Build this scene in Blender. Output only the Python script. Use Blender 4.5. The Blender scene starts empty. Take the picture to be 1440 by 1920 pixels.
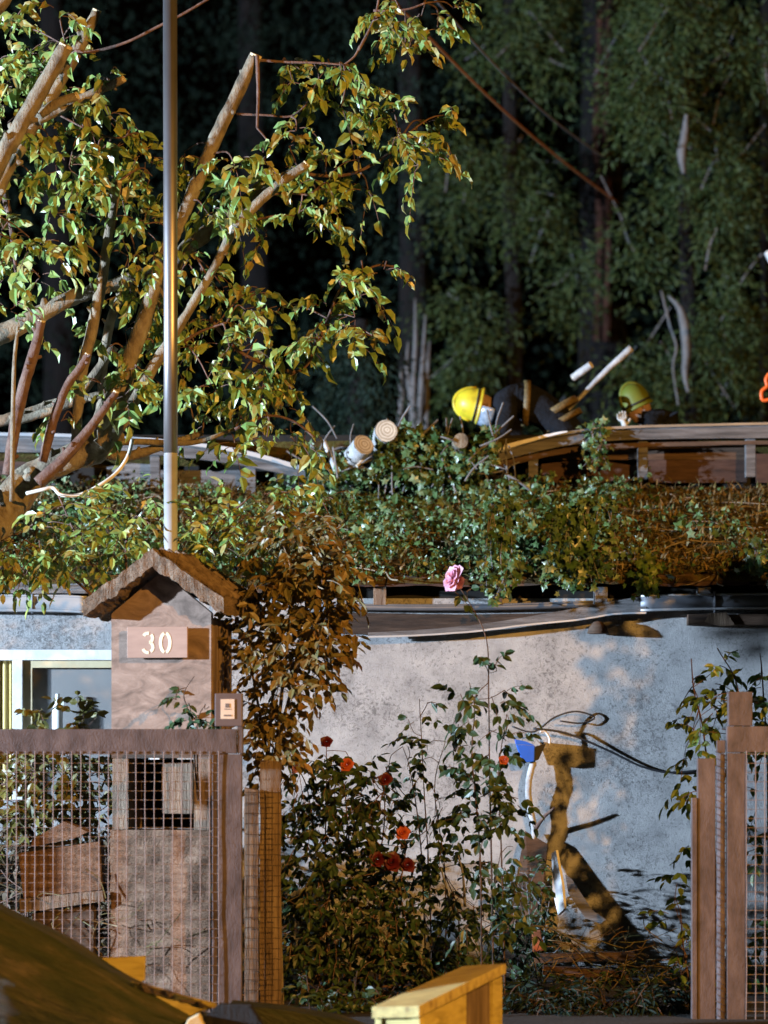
import bpy, bmesh, math, random
import numpy as np
from mathutils import Vector, Matrix, noise
random.seed(7)
rng = np.random.default_rng(7)
S = bpy.context.scene
C = S.collection

# ------------------------------------------------------------------ camera, night sky, lamps, exposure
F = 5600.0            # focal length in photograph pixels (1440 x 1920)
HZ = 1400.0           # horizon row
cam_d = bpy.data.cameras.new('camera')
cam_d.sensor_fit = 'VERTICAL'; cam_d.sensor_height = 36.0; cam_d.lens = F/1920*36.0
cam_d.shift_y = (HZ-960)/1920
cam_d.clip_start = 0.1; cam_d.clip_end = 1000
cam = bpy.data.objects.new('camera', cam_d); C.objects.link(cam)
cam.location = (0, 0, 1.5); cam.rotation_euler = (math.pi/2, 0, 0)
S.camera = cam
cam_d.dof.use_dof = True; cam_d.dof.focus_distance = 18.6; cam_d.dof.aperture_fstop = 1.6   # wide open long lens: the wood behind goes soft

W = bpy.data.worlds.new('World'); S.world = W; W.use_nodes = True
wn = W.node_tree.nodes; wl = W.node_tree.links
sky = wn.new('ShaderNodeTexSky'); sky.sky_type = 'NISHITA'; sky.sun_disc = False
sky.sun_elevation = math.radians(-4); sky.sun_rotation = math.radians(160)
bg = wn['Background']; bg.inputs['Strength'].default_value = 0.05
wl.new(sky.outputs['Color'], bg.inputs['Color'])

def lamp(name, loc, col, power, size):
    d = bpy.data.lights.new(name, 'POINT'); d.color = col; d.energy = power; d.shadow_soft_size = size
    o = bpy.data.objects.new(name, d); o.location = loc; C.objects.link(o); return o
# the two lamps that light the street: a white flood lamp to the left, a sodium street lamp to the right
lamp('white_flood_lamp', (-17.0, 12.6, 3.3), (0.60, 0.77, 1.0), 52000, 0.16)
lamp('sodium_street_lamp', (7.2, 5.0, 6.6), (1.0, 0.49, 0.10), 11500, 0.12)
S.view_settings.view_transform = 'Standard'; S.view_settings.look = 'None'
S.view_settings.exposure = 0.0; S.view_settings.gamma = 1.0
try:
    S.cycles.max_bounces = 6; S.cycles.transparent_max_bounces = 8; S.cycles.use_denoising = True
    S.cycles.sample_clamp_indirect = 4
except Exception: pass

# ------------------------------------------------------------------ helpers
def at(px, py, Y): return Vector(((px-720)/F*Y, Y, 1.5+(HZ-py)/F*Y))
def R(a, b): return random.uniform(a, b)
def nz(p, s=1.0): return noise.noise(Vector(p)*s)

class MB:
    def __init__(s): s.v = []; s.f = []
    def add(s, vs, fs):
        k = len(s.v); s.v.extend([tuple(v) for v in vs]); s.f.extend([tuple(i+k for i in f) for f in fs]); return s
    def box(s, lo, hi, m=None, bev=0.0):
        x0,y0,z0 = lo; x1,y1,z1 = hi
        vs = [Vector(p) for p in ((x0,y0,z0),(x1,y0,z0),(x1,y1,z0),(x0,y1,z0),(x0,y0,z1),(x1,y0,z1),(x1,y1,z1),(x0,y1,z1))]
        if m is not None: vs = [m @ v for v in vs]
        return s.add(vs, [(0,3,2,1),(4,5,6,7),(0,1,5,4),(1,2,6,5),(2,3,7,6),(3,0,4,7)])
    def prism(s, pts, n):          # polygon pts extruded by vector n
        k = len(pts); n = Vector(n)
        vs = [Vector(p) for p in pts]+[Vector(p)+n for p in pts]
        return s.add(vs, [tuple(range(k))[::-1], tuple(range(k,2*k))]+[(i,(i+1)%k,(i+1)%k+k,i+k) for i in range(k)])
    def tube(s, pts, rad, n=8, caps=True, wob=0.0, seed=0.0):
        pts = [Vector(p) for p in pts]; m = len(pts)
        if not hasattr(rad, '__len__'): rad = [rad]*m
        t0 = (pts[1]-pts[0]).normalized()
        u = t0.orthogonal().normalized(); vs = []; fs = []
        for i, p in enumerate(pts):
            t = (pts[min(i+1,m-1)]-pts[max(i-1,0)]).normalized()
            u = (u-t*u.dot(t)); u = u.normalized() if u.length > 1e-6 else t.orthogonal().normalized()
            w = t.cross(u)
            for j in range(n):
                a = 2*math.pi*j/n; r = rad[i]
                if wob: r *= 1+wob*nz((i*0.7+seed, math.cos(a)*1.3, math.sin(a)*1.3), 1.0)
                vs.append(p+(u*math.cos(a)+w*math.sin(a))*r)
        for i in range(m-1):
            for j in range(n):
                a = i*n+j; b = i*n+(j+1)%n; fs.append((a,b,b+n,a+n))
        if caps: fs += [tuple(range(n))[::-1], tuple(range((m-1)*n, m*n))]
        return s.add(vs, fs)
    def arr(s, V, Fa):
        k = len(s.v); s.v.extend(map(tuple, V.tolist())); s.f.extend(map(tuple, (np.asarray(Fa)+k).tolist())); return s
    def build(s, name, mat, parent=None, smooth=False, bevel=0.0, mat2=None, split=0):
        me = bpy.data.meshes.new(name); me.from_pydata(s.v, [], s.f); me.update()
        if bevel:
            bm = bmesh.new(); bm.from_mesh(me)
            bmesh.ops.bevel(bm, geom=list(bm.edges), offset=bevel, segments=2, affect='EDGES', profile=0.6)
            bm.to_mesh(me); bm.free()
        o = bpy.data.objects.new(name, me); C.objects.link(o)
        if mat is not None: me.materials.append(mat)
        if mat2 is not None:
            me.materials.append(mat2); me.polygons.foreach_set('material_index', [0]*split+[1]*(len(me.polygons)-split))
        if smooth: me.polygons.foreach_set('use_smooth', [True]*len(me.polygons))
        if parent is not None:
            o.parent = parent
            if parent.parent is None: o.matrix_parent_inverse = parent.matrix_basis.inverted()   # meshes hold world coordinates
        return o

def tag(o, label=None, cat=None, group=None, kind=None):
    for k, v in (('label',label),('category',cat),('group',group),('kind',kind)):
        if v: o[k] = v
    return o
def thing(name, loc, label, cat, group=None):
    o = bpy.data.objects.new(name, None); o.empty_display_size = 0.2; o.location = loc; C.objects.link(o)
    return tag(o, label, cat, group)

def spline(P, n=6):                # Catmull-Rom through P (vectors); also works for tuples with radius
    P = [Vector(p) for p in P]; Q = [P[0]*2-P[1]]+P+[P[-1]*2-P[-2]]; out = []
    for i in range(1, len(Q)-2):
        a,b,c,d = Q[i-1],Q[i],Q[i+1],Q[i+2]
        for k in range(n):
            t = k/n
            out.append(0.5*((2*b)+(c-a)*t+(2*a-5*b+4*c-d)*t*t+(3*b-a-3*c+d)*t**3))
    out.append(P[-1]); return out
def lerp_r(r0, r1, n): return [r0+(r1-r0)*i/(n-1) for i in range(n)]

# leaves -----------------------------------------------------------
OVAL = (np.array([(0,0,0),(.28,.40,.05),(.66,.36,.03),(1,0,-.12),(.66,-.36,.03),(.28,-.40,.05),(.3,0,-.03),(.66,0,-.06)],float),
        [(0,6,1),(6,7,2,1),(7,3,2),(0,5,6),(6,5,4,7),(7,4,3)])
CURL = (np.array([(0,0,0),(.25,.42,.14),(.62,.40,.06),(.95,.05,-.34),(.62,-.40,.06),(.25,-.42,.14),(.3,0,-.02),(.66,0,-.10)],float), OVAL[1])
IVY = (np.array([(.3,0,.06),(0,0,0),(-.12,.42,-.03),(.26,.30,.02),(.5,.5,-.06),(.62,.2,0),(1,0,-.1),(.62,-.2,0),(.5,-.5,-.06),(.26,-.30,.02),(-.12,-.42,-.03)],float),
       [(0,i,i+1) for i in range(1,10)]+[(0,10,1)])
SIMPLE = (np.array([(0,0,0),(.45,.5,.12),(1,0,-.05),(.45,-.5,.12)],float), [(0,3,1),(1,3,2)])
def leaves(mb, T, pos, xd, nd, ln, wd):
    """many leaves at once: pos, direction, normal (N,3), length and width (N,)"""
    V, fs = T; pos = np.asarray(pos,float); xd = np.asarray(xd,float); nd = np.asarray(nd,float)
    if len(pos) == 0: return
    xd = xd/np.linalg.norm(xd,axis=1,keepdims=True)
    yd = np.cross(nd, xd); yd /= (np.linalg.norm(yd,axis=1,keepdims=True)+1e-9); zd = np.cross(xd, yd)
    ln = np.broadcast_to(ln, (len(pos),)); wd = np.broadcast_to(wd, (len(pos),))
    A = pos[:,None,:] + V[None,:,0,None]*xd[:,None,:]*ln[:,None,None] + V[None,:,1,None]*yd[:,None,:]*wd[:,None,None] + V[None,:,2,None]*zd[:,None,:]*ln[:,None,None]
    k0 = len(mb.v); n = len(V)
    mb.v.extend(map(tuple, A.reshape(-1,3).tolist()))
    for i in range(len(pos)):
        b = k0+i*n
        mb.f.extend([tuple(j+b for j in f) for f in fs])
def rdir(n, bias=(0,0,0), amt=1.0):
    v = rng.normal(size=(n,3)); v /= np.linalg.norm(v,axis=1,keepdims=True)
    return v*amt+np.array(bias)

class Leaf:                        # collects leaves one by one, then hands them to leaves()
    def __init__(s): s.p=[]; s.x=[]; s.n=[]; s.l=[]; s.w=[]
    def put(s, p, x, n, l, w): s.p.append(tuple(p)); s.x.append(tuple(x)); s.n.append(tuple(n)); s.l.append(l); s.w.append(w)
    def out(s, mb, T): leaves(mb, T, s.p, s.x, s.n, np.array(s.l), np.array(s.w)); return mb
def rv(): return Vector((random.gauss(0,1),random.gauss(0,1),random.gauss(0,1))).normalized()
def pinnate(L, tw, base, d, length, pairs, ll, lw, droop=0.5, curl=0.35):
    d = Vector(d).normalized(); pts = []
    for i in range(6):
        t = i/5; pts.append(base+d*length*t+Vector((0,0,-droop*length*t*t)))
    if tw is not None: tw.tube(pts, lerp_r(0.0035,0.0018,6), 4, False)
    side = d.cross(Vector((0,0,1))); side = side.normalized() if side.length > .1 else Vector((1,0,0))
    side = (side+rv()*0.45).normalized(); up = side.cross(d).normalized()
    if up.z < 0: up = -up
    def P(t):
        k = min(int(t*5),4); return pts[k].lerp(pts[k+1], t*5-k)
    for i in range(pairs):
        t = 0.28+0.72*i/max(pairs-0.5,1)
        tan = (d+Vector((0,0,-2*droop*t))).normalized()
        for s in (-1, 1):
            if random.random() < .07: continue
            x = tan*0.5+side*s*0.75+Vector((0,0,-0.42))+rv()*curl
            L.put(P(t), x, up*.55+Vector((-.25,-.75,0))*random.choice((1,1,1,-.6))+rv()*0.5, ll*R(.75,1.15)*(0.75+0.5*math.sin(math.pi*t)), lw*R(.8,1.15))
    L.put(P(1.0), (d+Vector((0,0,-2*droop))).normalized()+rv()*.25, up+rv()*.4, ll*1.1, lw)

# materials --------------------------------------------------------
def mat(name, cols, scale=6.0, rough=0.75, bump=0.3, bscale=None, stretch=(1,1,1), metal=0.0, detail=8.0, spec=0.4, dist=0.01, distort=0.0, rot=None):
    m = bpy.data.materials.new(name); m.use_nodes = True
    n = m.node_tree.nodes; l = m.node_tree.links; p = n['Principled BSDF']
    tc = n.new('ShaderNodeTexCoord'); mp = n.new('ShaderNodeMapping'); mp.inputs['Scale'].default_value = stretch
    if rot: mp.inputs['Rotation'].default_value = rot; mp.vector_type = 'TEXTURE'; mp.inputs['Scale'].default_value = tuple(1/x for x in stretch)
    l.new(tc.outputs['Object'], mp.inputs['Vector'])
    a = n.new('ShaderNodeTexNoise'); a.inputs['Scale'].default_value = scale; a.inputs['Detail'].default_value = detail
    a.inputs['Roughness'].default_value = 0.62; a.inputs['Distortion'].default_value = distort
    l.new(mp.outputs['Vector'], a.inputs['Vector'])
    r = n.new('ShaderNodeValToRGB'); e = r.color_ramp.elements
    k = len(cols)
    while len(e) < k: e.new(0.5)
    for i, c in enumerate(cols):
        e[i].position = 0.30+0.40*i/max(k-1,1); e[i].color = (*c, 1)
    l.new(a.outputs['Fac'], r.inputs['Fac']); l.new(r.outputs['Color'], p.inputs['Base Color'])
    p.inputs['Roughness'].default_value = rough; p.inputs['Metallic'].default_value = metal
    p.inputs['Specular IOR Level'].default_value = spec
    if bump:
        b = n.new('ShaderNodeTexNoise'); b.inputs['Scale'].default_value = bscale or scale*4; b.inputs['Detail'].default_value = 6
        b.inputs['Roughness'].default_value = 0.65
        l.new(mp.outputs['Vector'], b.inputs['Vector'])
        q = n.new('ShaderNodeBump'); q.inputs['Strength'].default_value = bump; q.inputs['Distance'].default_value = dist
        l.new(b.outputs['Fac'], q.inputs['Height']); l.new(q.outputs['Normal'], p.inputs['Normal'])
    return m
def leafmat(name, cols, rough=0.42, trans=0.22, spec=0.5):
    m = bpy.data.materials.new(name); m.use_nodes = True
    n = m.node_tree.nodes; l = m.node_tree.links; p = n['Principled BSDF']; out = n['Material Output']
    g = n.new('ShaderNodeNewGeometry'); r = n.new('ShaderNodeValToRGB'); e = r.color_ramp.elements
    k = len(cols)
    while len(e) < k: e.new(0.5)
    for i, c in enumerate(cols): e[i].position = i/max(k-1,1); e[i].color = (*c, 1)
    tc = n.new('ShaderNodeTexCoord'); a = n.new('ShaderNodeTexNoise'); a.inputs['Scale'].default_value = 25
    l.new(tc.outputs['Object'], a.inputs['Vector'])
    mx = n.new('ShaderNodeMath'); mx.operation = 'MULTIPLY_ADD'; mx.inputs[1].default_value = 0.5; mx.inputs[2].default_value = -0.25
    l.new(a.outputs['Fac'], mx.inputs[0])
    ad = n.new('ShaderNodeMath'); ad.operation = 'ADD'; ad.use_clamp = True
    l.new(g.outputs['Random Per Island'], ad.inputs[0]); l.new(mx.outputs[0], ad.inputs[1])
    l.new(ad.outputs[0], r.inputs['Fac']); l.new(r.outputs['Color'], p.inputs['Base Color'])
    p.inputs['Roughness'].default_value = rough; p.inputs['Specular IOR Level'].default_value = spec
    t = n.new('ShaderNodeBsdfTranslucent'); l.new(r.outputs['Color'], t.inputs['Color'])
    ms = n.new('ShaderNodeMixShader'); ms.inputs[0].default_value = trans
    l.new(p.outputs[0], ms.inputs[1]); l.new(t.outputs[0], ms.inputs[2]); l.new(ms.outputs[0], out.inputs['Surface'])
    return m
def plain(name, c, rough=0.5, metal=0.0, spec=0.5): return mat(name, [tuple(x*.85 for x in c), c], 9, rough, 0.08, 40, metal=metal, spec=spec)

M = {}
M['stucco'] = mat('rough_stucco', [(.22,.22,.22),(.34,.34,.335),(.43,.425,.415)], 5, .95, .9, 110, dist=.012, spec=.1, detail=12)
_n = M['stucco'].node_tree.nodes; _l = M['stucco'].node_tree.links; _p = _n['Principled BSDF']
_ns = [x for x in _n if x.type == 'TEX_NOISE']; _ns[1].inputs['Scale'].default_value = 55; _ns[1].inputs['Detail'].default_value = 15; _ns[1].inputs['Roughness'].default_value = .85
_v = _n.new('ShaderNodeTexNoise'); _v.inputs['Scale'].default_value = 38; _v.inputs['Distortion'].default_value = 1.2; _v.inputs['Detail'].default_value = 10; _v.inputs['Roughness'].default_value = .75
_b = _n.new('ShaderNodeTexNoise'); _b.inputs['Scale'].default_value = 1.6; _b.inputs['Detail'].default_value = 5
for x in (_v, _b): _l.new([q for q in _n if q.type=='MAPPING'][0].outputs['Vector'], x.inputs['Vector'])
_mu = _n.new('ShaderNodeMath'); _mu.operation = 'MULTIPLY_ADD'; _mu.inputs[1].default_value = -.38; _l.new(_b.outputs['Fac'], _mu.inputs[0]); _l.new(_v.outputs['Fac'], _mu.inputs[2])
_cr = _n.new('ShaderNodeValToRGB'); _cr.color_ramp.elements[0].position = .19; _cr.color_ramp.elements[0].color = (.48,.47,.47,1); _cr.color_ramp.elements[1].position = .29
_l.new(_mu.outputs[0], _cr.inputs['Fac'])
_mx = _n.new('ShaderNodeMixRGB'); _mx.blend_type = 'MULTIPLY'; _mx.inputs[0].default_value = 1
_src = _p.inputs['Base Color'].links[0].from_socket; _l.new(_src, _mx.inputs[1]); _l.new(_cr.outputs['Color'], _mx.inputs[2]); _l.new(_mx.outputs[0], _p.inputs['Base Color'])
M['patch'] = mat('smooth_render', [(.34,.34,.34),(.44,.43,.42)], 5, .9, .5, 60, dist=.012, spec=.1)
M['greyboard'] = mat('weathered_board', [(.05,.047,.046),(.12,.115,.115),(.20,.195,.195)], 7, .85, .6, 30, (.35,2,6), dist=.02)
M['darkboard'] = mat('dark_board', [(.030,.018,.012),(.075,.045,.028),(.12,.075,.05)], 6, .85, .5, 24, (.5,2,5), dist=.015)
M['redboard'] = mat('red_brown_board', [(.025,.013,.010),(.055,.028,.020),(.085,.047,.034)], 5, .85, .5, 24, (.6,2,4), dist=.015)
M['brownboard'] = mat('deep_brown_board', [(.012,.008,.006),(.03,.02,.014),(.06,.042,.03)], 8, .85, .6, 24, (.5,2,5), dist=.015)  # darker brown than the other boards, for the soffit
M['void'] = mat('painted_shade', [(.008,.007,.006),(.015,.013,.011)], 5, .95, 0)  # near-black colour paints the shade inside gaps, niche, slot and room
M['mossroof'] = mat('mossy_roof', [(.03,.02,.009),(.075,.045,.016),(.085,.075,.02),(.12,.07,.025)], 9, .95, .9, 50, dist=.03, spec=.1)
M['zinc'] = mat('zinc', [(.34,.36,.38),(.54,.56,.58)], 4, .38, .12, 14, (.3,1,1), metal=.3)
M['zincdark'] = mat('zinc_dull', [(.10,.11,.13),(.22,.23,.25)], 6, .5, .15, 20, (.4,1,1), metal=.5)
M['whitepaint'] = mat('white_paint', [(.55,.55,.55),(.74,.74,.73)], 10, .55, .2, 40)
M['cream'] = mat('cream_frame', [(.45,.37,.22),(.58,.50,.32)], 8, .6, .1)
M['curtain'] = mat('yellow_curtain', [(.55,.42,.14),(.70,.58,.26)], 8, .9, .2, 30, (4,4,.3))
M['blind'] = mat('grey_blind', [(.21,.20,.185),(.26,.25,.23)], 3, .9, .05)
M['rustpaint'] = mat('rust_brown_paint', [(.045,.030,.028),(.085,.060,.058),(.125,.092,.088)], 9, .58, .6, 60, (1.6,1.6,.7), dist=.006, spec=.4, detail=14)
M['wire'] = mat('rusty_wire', [(.20,.14,.12),(.32,.25,.23)], 18, .55, .1, metal=.25)
M['shadowwire'] = mat('mesh_shadow_wire', [(.035,.022,.015),(.07,.045,.03)], 18, .7, .1)  # dark tone for the drawn mesh shadow lines
M['oldwood'] = mat('old_post_wood', [(.08,.050,.030),(.17,.115,.075),(.26,.19,.13)], 7, .8, .8, 30, (3,3,.35), dist=.02)
M['pillarwood'] = mat('grey_brown_panel', [(.10,.068,.05),(.21,.145,.11),(.31,.225,.175)], 4, .8, .4, 26, (1.3,1,2.6), dist=.008, distort=1.2)
M['barkslab'] = mat('bark_slab', [(.07,.045,.028),(.17,.115,.075),(.27,.19,.13)], 9, .9, 1.0, 32, (1.5,.6,1.5), dist=.03)
M['plate'] = mat('number_plate', [(.25,.16,.12),(.35,.235,.18)], 6, .6, .2, 30, (.5,1,3), dist=.004)
M['digit'] = plain('cream_digit', (.82,.72,.50), .5)
M['brownwall'] = mat('brown_base', [(.08,.042,.024),(.17,.095,.055),(.25,.155,.10)], 9, .9, .8, 45, (1,1,2.5), dist=.015)
M['pole'] = mat('galvanised_pole', [(.28,.265,.27),(.42,.40,.40)], 9, .42, .06, 30, (1,1,.3), metal=.9)
M['bark'] = mat('smooth_bark', [(.07,.055,.036),(.17,.13,.085),(.25,.205,.14),(.30,.27,.20)], 10, .75, 1.0, 45, (1.4,1.4,.8), dist=.016)
M['barkred'] = mat('red_twig_bark', [(.06,.030,.022),(.13,.07,.05),(.18,.12,.09)], 14, .75, .9, 60, dist=.012)
M['cut'] = mat('sawn_wood', [(.48,.38,.22),(.64,.54,.34)], 7, .8, .3, 40, dist=.004)
M['palecut'] = mat('pale_sawn_wood', [(.44,.40,.33),(.68,.64,.54)], 9, .8, .4, 30, dist=.004)
M['palebark'] = mat('pale_bark', [(.24,.24,.24),(.50,.50,.50)], 14, .85, .9, 30, dist=.012)
M['logbark'] = mat('mossy_log_bark', [(.010,.016,.005),(.024,.032,.009),(.045,.044,.018),(.10,.08,.05)], 7, .6, 1.0, 26, (.30,1.6,1.6), dist=.03, distort=.8, rot=(0,math.radians(22),0))
M['yellowwood'] = mat('fresh_yellow_wood', [(.26,.20,.05),(.43,.34,.10),(.52,.43,.14)], 5, .62, .7, 20, (1,1,5), dist=.006, distort=.8)
M['yellowtop'] = mat('yellow_wood_top', [(.22,.15,.06),(.42,.33,.12),(.54,.45,.18)], 6, .75, .8, 28, (1,4,3), dist=.01)
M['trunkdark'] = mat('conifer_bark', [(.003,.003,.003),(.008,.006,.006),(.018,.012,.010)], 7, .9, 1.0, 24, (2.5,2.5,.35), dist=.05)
M['trunkred'] = mat('red_conifer_bark', [(.05,.016,.010),(.11,.04,.022)], 7, .9, .9, 24, (2.5,2.5,.35), dist=.05)
M['deadwood'] = mat('grey_dead_wood', [(.10,.097,.097),(.20,.195,.195)], 12, .85, .5, 30, (2,2,.5), dist=.01)
M['coat'] = mat('dark_coat', [(.006,.007,.009),(.013,.014,.018)], 7, .9, 1.0, 9, dist=.05, spec=.15)
M['band'] = mat('reflective_band', [(.05,.035,.012),(.20,.14,.055)], 45, .6, .4, 80)
M['helmet'] = mat('yellow_helmet', [(.34,.27,.02),(.58,.48,.025),(.62,.52,.03)], 11, .42, .12, 40)
M['helmetgreen'] = plain('lime_helmet', (.11,.14,.012), .6)
M['visor'] = mat('clear_visor', [(.10,.15,.22),(.42,.50,.58)], 30, .25, .1, 20, spec=.8)
M['skin'] = plain('skin', (.30,.19,.14), .65)
M['glove'] = plain('pale_glove', (.50,.50,.47), .8)
M['black'] = plain('black_rubber', (.012,.012,.013), .6)
M['cable'] = plain('black_cable', (.020,.021,.025), .5)
M['greycable'] = plain('grey_cable', (.17,.16,.17), .6)
M['rope'] = plain('brown_cable', (.30,.13,.05), .6)
M['blue'] = plain('blue_plastic', (.006,.10,.50), .4)
M['intercom'] = plain('brown_grey_box', (.115,.085,.085), .5)
M['sticker'] = plain('pale_sticker', (.68,.55,.44), .6)
M['print'] = plain('sticker_print', (.16,.13,.12), .7)
M['orange'] = plain('orange_plastic', (.75,.13,.02), .5)
M['white'] = plain('white_plastic', (.75,.75,.73), .5)
M['ground'] = mat('dark_soil', [(.008,.006,.004),(.016,.012,.008),(.028,.02,.013)], 5, .95, .9, 30, dist=.03)
M['asphalt'] = mat('asphalt', [(.007,.007,.007),(.014,.014,.014)], 30, .9, .5, 120)
M['brick'] = mat('orange_brick', [(.28,.07,.025),(.40,.12,.04)], 8, .9, .5, 30)
M['red'] = leafmat('red_petal', [(.06,.002,.005),(.11,.004,.008),(.08,.003,.006)], .55, .15)
M['orangerose'] = leafmat('orange_petal', [(.42,.06,.025),(.50,.11,.04)], .55, .2)
M['pink'] = leafmat('pink_petal', [(.60,.24,.36),(.72,.40,.50),(.64,.28,.36)], .55, .2)
M['treeleaf'] = leafmat('ash_leaf', [(.14,.255,.065),(.20,.32,.085),(.27,.36,.10),(.17,.29,.10),(.36,.38,.075),(.23,.34,.09),(.30,.22,.06),(.42,.46,.20)], .34, .24)
M['shrubleaf'] = leafmat('shrub_leaf', [(.055,.12,.028),(.10,.18,.04),(.17,.21,.04),(.075,.15,.04)], .42, .22)
M['climberleaf'] = leafmat('dry_climber_leaf', [(.13,.10,.03),(.20,.13,.04),(.16,.12,.035),(.10,.10,.03),(.24,.13,.045)], .45, .22)
M['yellowleaf'] = leafmat('yellow_shrub_leaf', [(.09,.085,.018),(.15,.13,.025),(.06,.07,.02),(.20,.16,.03)], .45, .2)
M['brushleaf'] = leafmat('dry_brush_leaf', [(.04,.025,.012),(.08,.05,.022),(.11,.07,.035),(.06,.05,.02)], .7, .1)
M['roseleaf'] = leafmat('rose_leaf', [(.020,.050,.018),(.032,.068,.022),(.046,.072,.024),(.026,.055,.022)], .45, .15)
M['rosedark'] = leafmat('rose_leaf_brown', [(.020,.048,.018),(.034,.066,.022),(.026,.058,.020),(.06,.055,.018)], .45, .15)
M['ivy'] = leafmat('ivy_leaf', [(.03,.07,.02),(.06,.12,.035),(.12,.19,.08),(.045,.09,.025),(.22,.28,.15)], .36, .12)
M['ivydry'] = leafmat('litter_leaf', [(.07,.045,.014),(.13,.09,.025),(.11,.11,.03),(.19,.11,.035),(.25,.19,.09)], .7, .1)
M['conifer'] = leafmat('conifer_green', [(.026,.044,.012),(.038,.060,.014),(.052,.074,.017),(.028,.050,.017)], .6, .1, .3)
M['coniferdark'] = leafmat('conifer_teal', [(.007,.017,.011),(.011,.024,.014)], .7, .1, .2)

# ------------------------------------------------------------------ ground
g = MB(); g.add([(-150,-30,-.004),(150,-30,-.004),(150,300,-.004),(-150,300,-.004)], [(0,1,2,3)])
tag(g.build('ground', M['ground']), kind='structure')
g = MB(); g.add([(-60,-20,0),(60,-20,0),(60,15.6,0),(-60,15.6,0)], [(0,1,2,3)])
tag(g.build('street', M['asphalt']), kind='structure')

# ------------------------------------------------------------------ house
YW = 20.0; YG = 19.91; YR = 22.3
house = thing('house', (0, YW, 0), 'old rendered cottage with ivy covered broken roof behind the garden', 'house')
X0, X1 = -6.5, 6.5
def zat(py, Y): return 1.5+(HZ-py)/F*Y
def xat(px, Y): return (px-720)/F*Y
wt = zat(1150, YW)
# wall with window opening on the left: window spans px -150..207, rows 1217..1480
wx0, wx1, wz0, wz1 = xat(-140,YW), xat(300,YW), zat(1500,YW), zat(1217,YW)
w = MB()
w.box((X0,YW,-.1),(wx0,YW+.3,wt+.1)); w.box((wx1,YW,-.1),(X1,YW+.3,wt+.1))
w.box((wx0,YW,-.1),(wx1,YW+.3,wz0)); w.box((wx0,YW,wz1),(wx1,YW+.3,wt+.1))
wall = w.build('wall', M['stucco'], house)
# smoother repair band, a few mm proud, with ragged edge
def ragged(px0, py0, px1, py1, Y, th, name, m, jag=6, step=14):
    pts = []
    n = max(2,int(abs(px1-px0)/step)); k = max(2,int(abs(py1-py0)/step))
    for i in range(n): pts.append((px0+(px1-px0)*i/n, py0+R(-jag,jag)))
    for i in range(k): pts.append((px1+R(-jag,jag), py0+(py1-py0)*i/k))
    for i in range(n): pts.append((px1+(px0-px1)*i/n, py1+R(-jag,jag)))
    for i in range(k): pts.append((px0+R(-jag,jag), py1+(py0-py1)*i/k))
    b = MB(); b.prism([at(x,y,Y-th) for x,y in pts], (0,th*.9,0)); return b.build(name, m, house)
# rear body of the house
b = MB(); b.box((X0,YW+.31,-.1),(X1,YW+6.5,2.0)); b.build('rear_wall', M['stucco'], house)
# window
win = MB()
fy = YW+.02
def wbox(px0,py0,px1,py1,y0,y1,mb): mb.box((xat(px0,YW),y0,zat(py1,YW)),(xat(px1,YW),y1,zat(py0,YW)))
wbox(-140,1218,300,1238,YW-.03,YW+.08,win); wbox(24,1238,43,1500,YW-.028,YW+.08,win)
wbox(-140,1238,-122,1500,YW-.028,YW+.08,win); wbox(43.5,1378,281.5,1392,YW-.09,YW+.04,win); wbox(282,1238,300,1500,YW-.028,YW+.08,win)
window = win.build('window', M['whitepaint'], house, bevel=.004)
fr = MB(); wbox(43,1238,60,1500,YW+.0,YW+.06,fr); wbox(60,1238,282,1252,YW+.0,YW+.06,fr)
fr.build('inner_frame', M['cream'], window)
gl = bpy.data.materials.new('window_glass'); gl.use_nodes = True
p = gl.node_tree.nodes['Principled BSDF']; p.inputs['Alpha'].default_value = .12; p.inputs['Roughness'].default_value = .05; p.inputs['Base Color'].default_value = (.3,.32,.34,1)
gb = MB(); wbox(60,1252,282,1500,YW+.05,YW+.056,gb); gb.build('pane', gl, window)
bl = MB(); wbox(60.5,1252.5,281.5,1499.5,YW+.062,YW+.068,bl); bl.build('blind', M['blind'], window)
cu = MB(); n = 40
for i in range(n+1):
    px = -122+146*i/n; d = .035*math.sin(i*1.9)
    cu.v += [tuple(at(px,1238,YW+.12+d)), tuple(at(px,1500,YW+.12+d))]
cu.f = [(2*i,2*i+2,2*i+3,2*i+1) for i in range(n)]; cu.build('curtain', M['curtain'], window, True)
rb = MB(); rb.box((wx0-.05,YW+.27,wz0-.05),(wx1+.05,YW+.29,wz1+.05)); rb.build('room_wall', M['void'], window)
bt = thing('bottle', at(108,1378,YW-.045), 'pale bottle standing on the ledge before the grey window pane', 'bottle')
def lathe(mb, c, prof, n=16, Mx=None):
    k = len(mb.v); 
    for r,z in prof:
        for j in range(n):
            a = 2*math.pi*j/n; v = Vector((r*math.cos(a), r*math.sin(a), z))
            if Mx is not None: v = Mx @ v
            mb.v.append(tuple(Vector(c)+v))
    for i in range(len(prof)-1):
        for j in range(n): mb.f.append((k+i*n+j, k+i*n+(j+1)%n, k+(i+1)*n+(j+1)%n, k+(i+1)*n+j))
    mb.f.append(tuple(k+j for j in range(n))[::-1]); e = k+(len(prof)-1)*n; mb.f.append(tuple(e+j for j in range(n)))
    return mb
mb = lathe(MB(), bt.location, [(.032,0),(.036,.02),(.036,.16),(.030,.19),(.014,.215),(.013,.245)]); mb.build('body', M['white'], bt, True)
mb = lathe(MB(), Vector(bt.location)+Vector((0,0,.2455)), [(.016,0),(.016,.025),(.010,.03)]); mb.build('cap', M['white'], bt, True)

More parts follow.
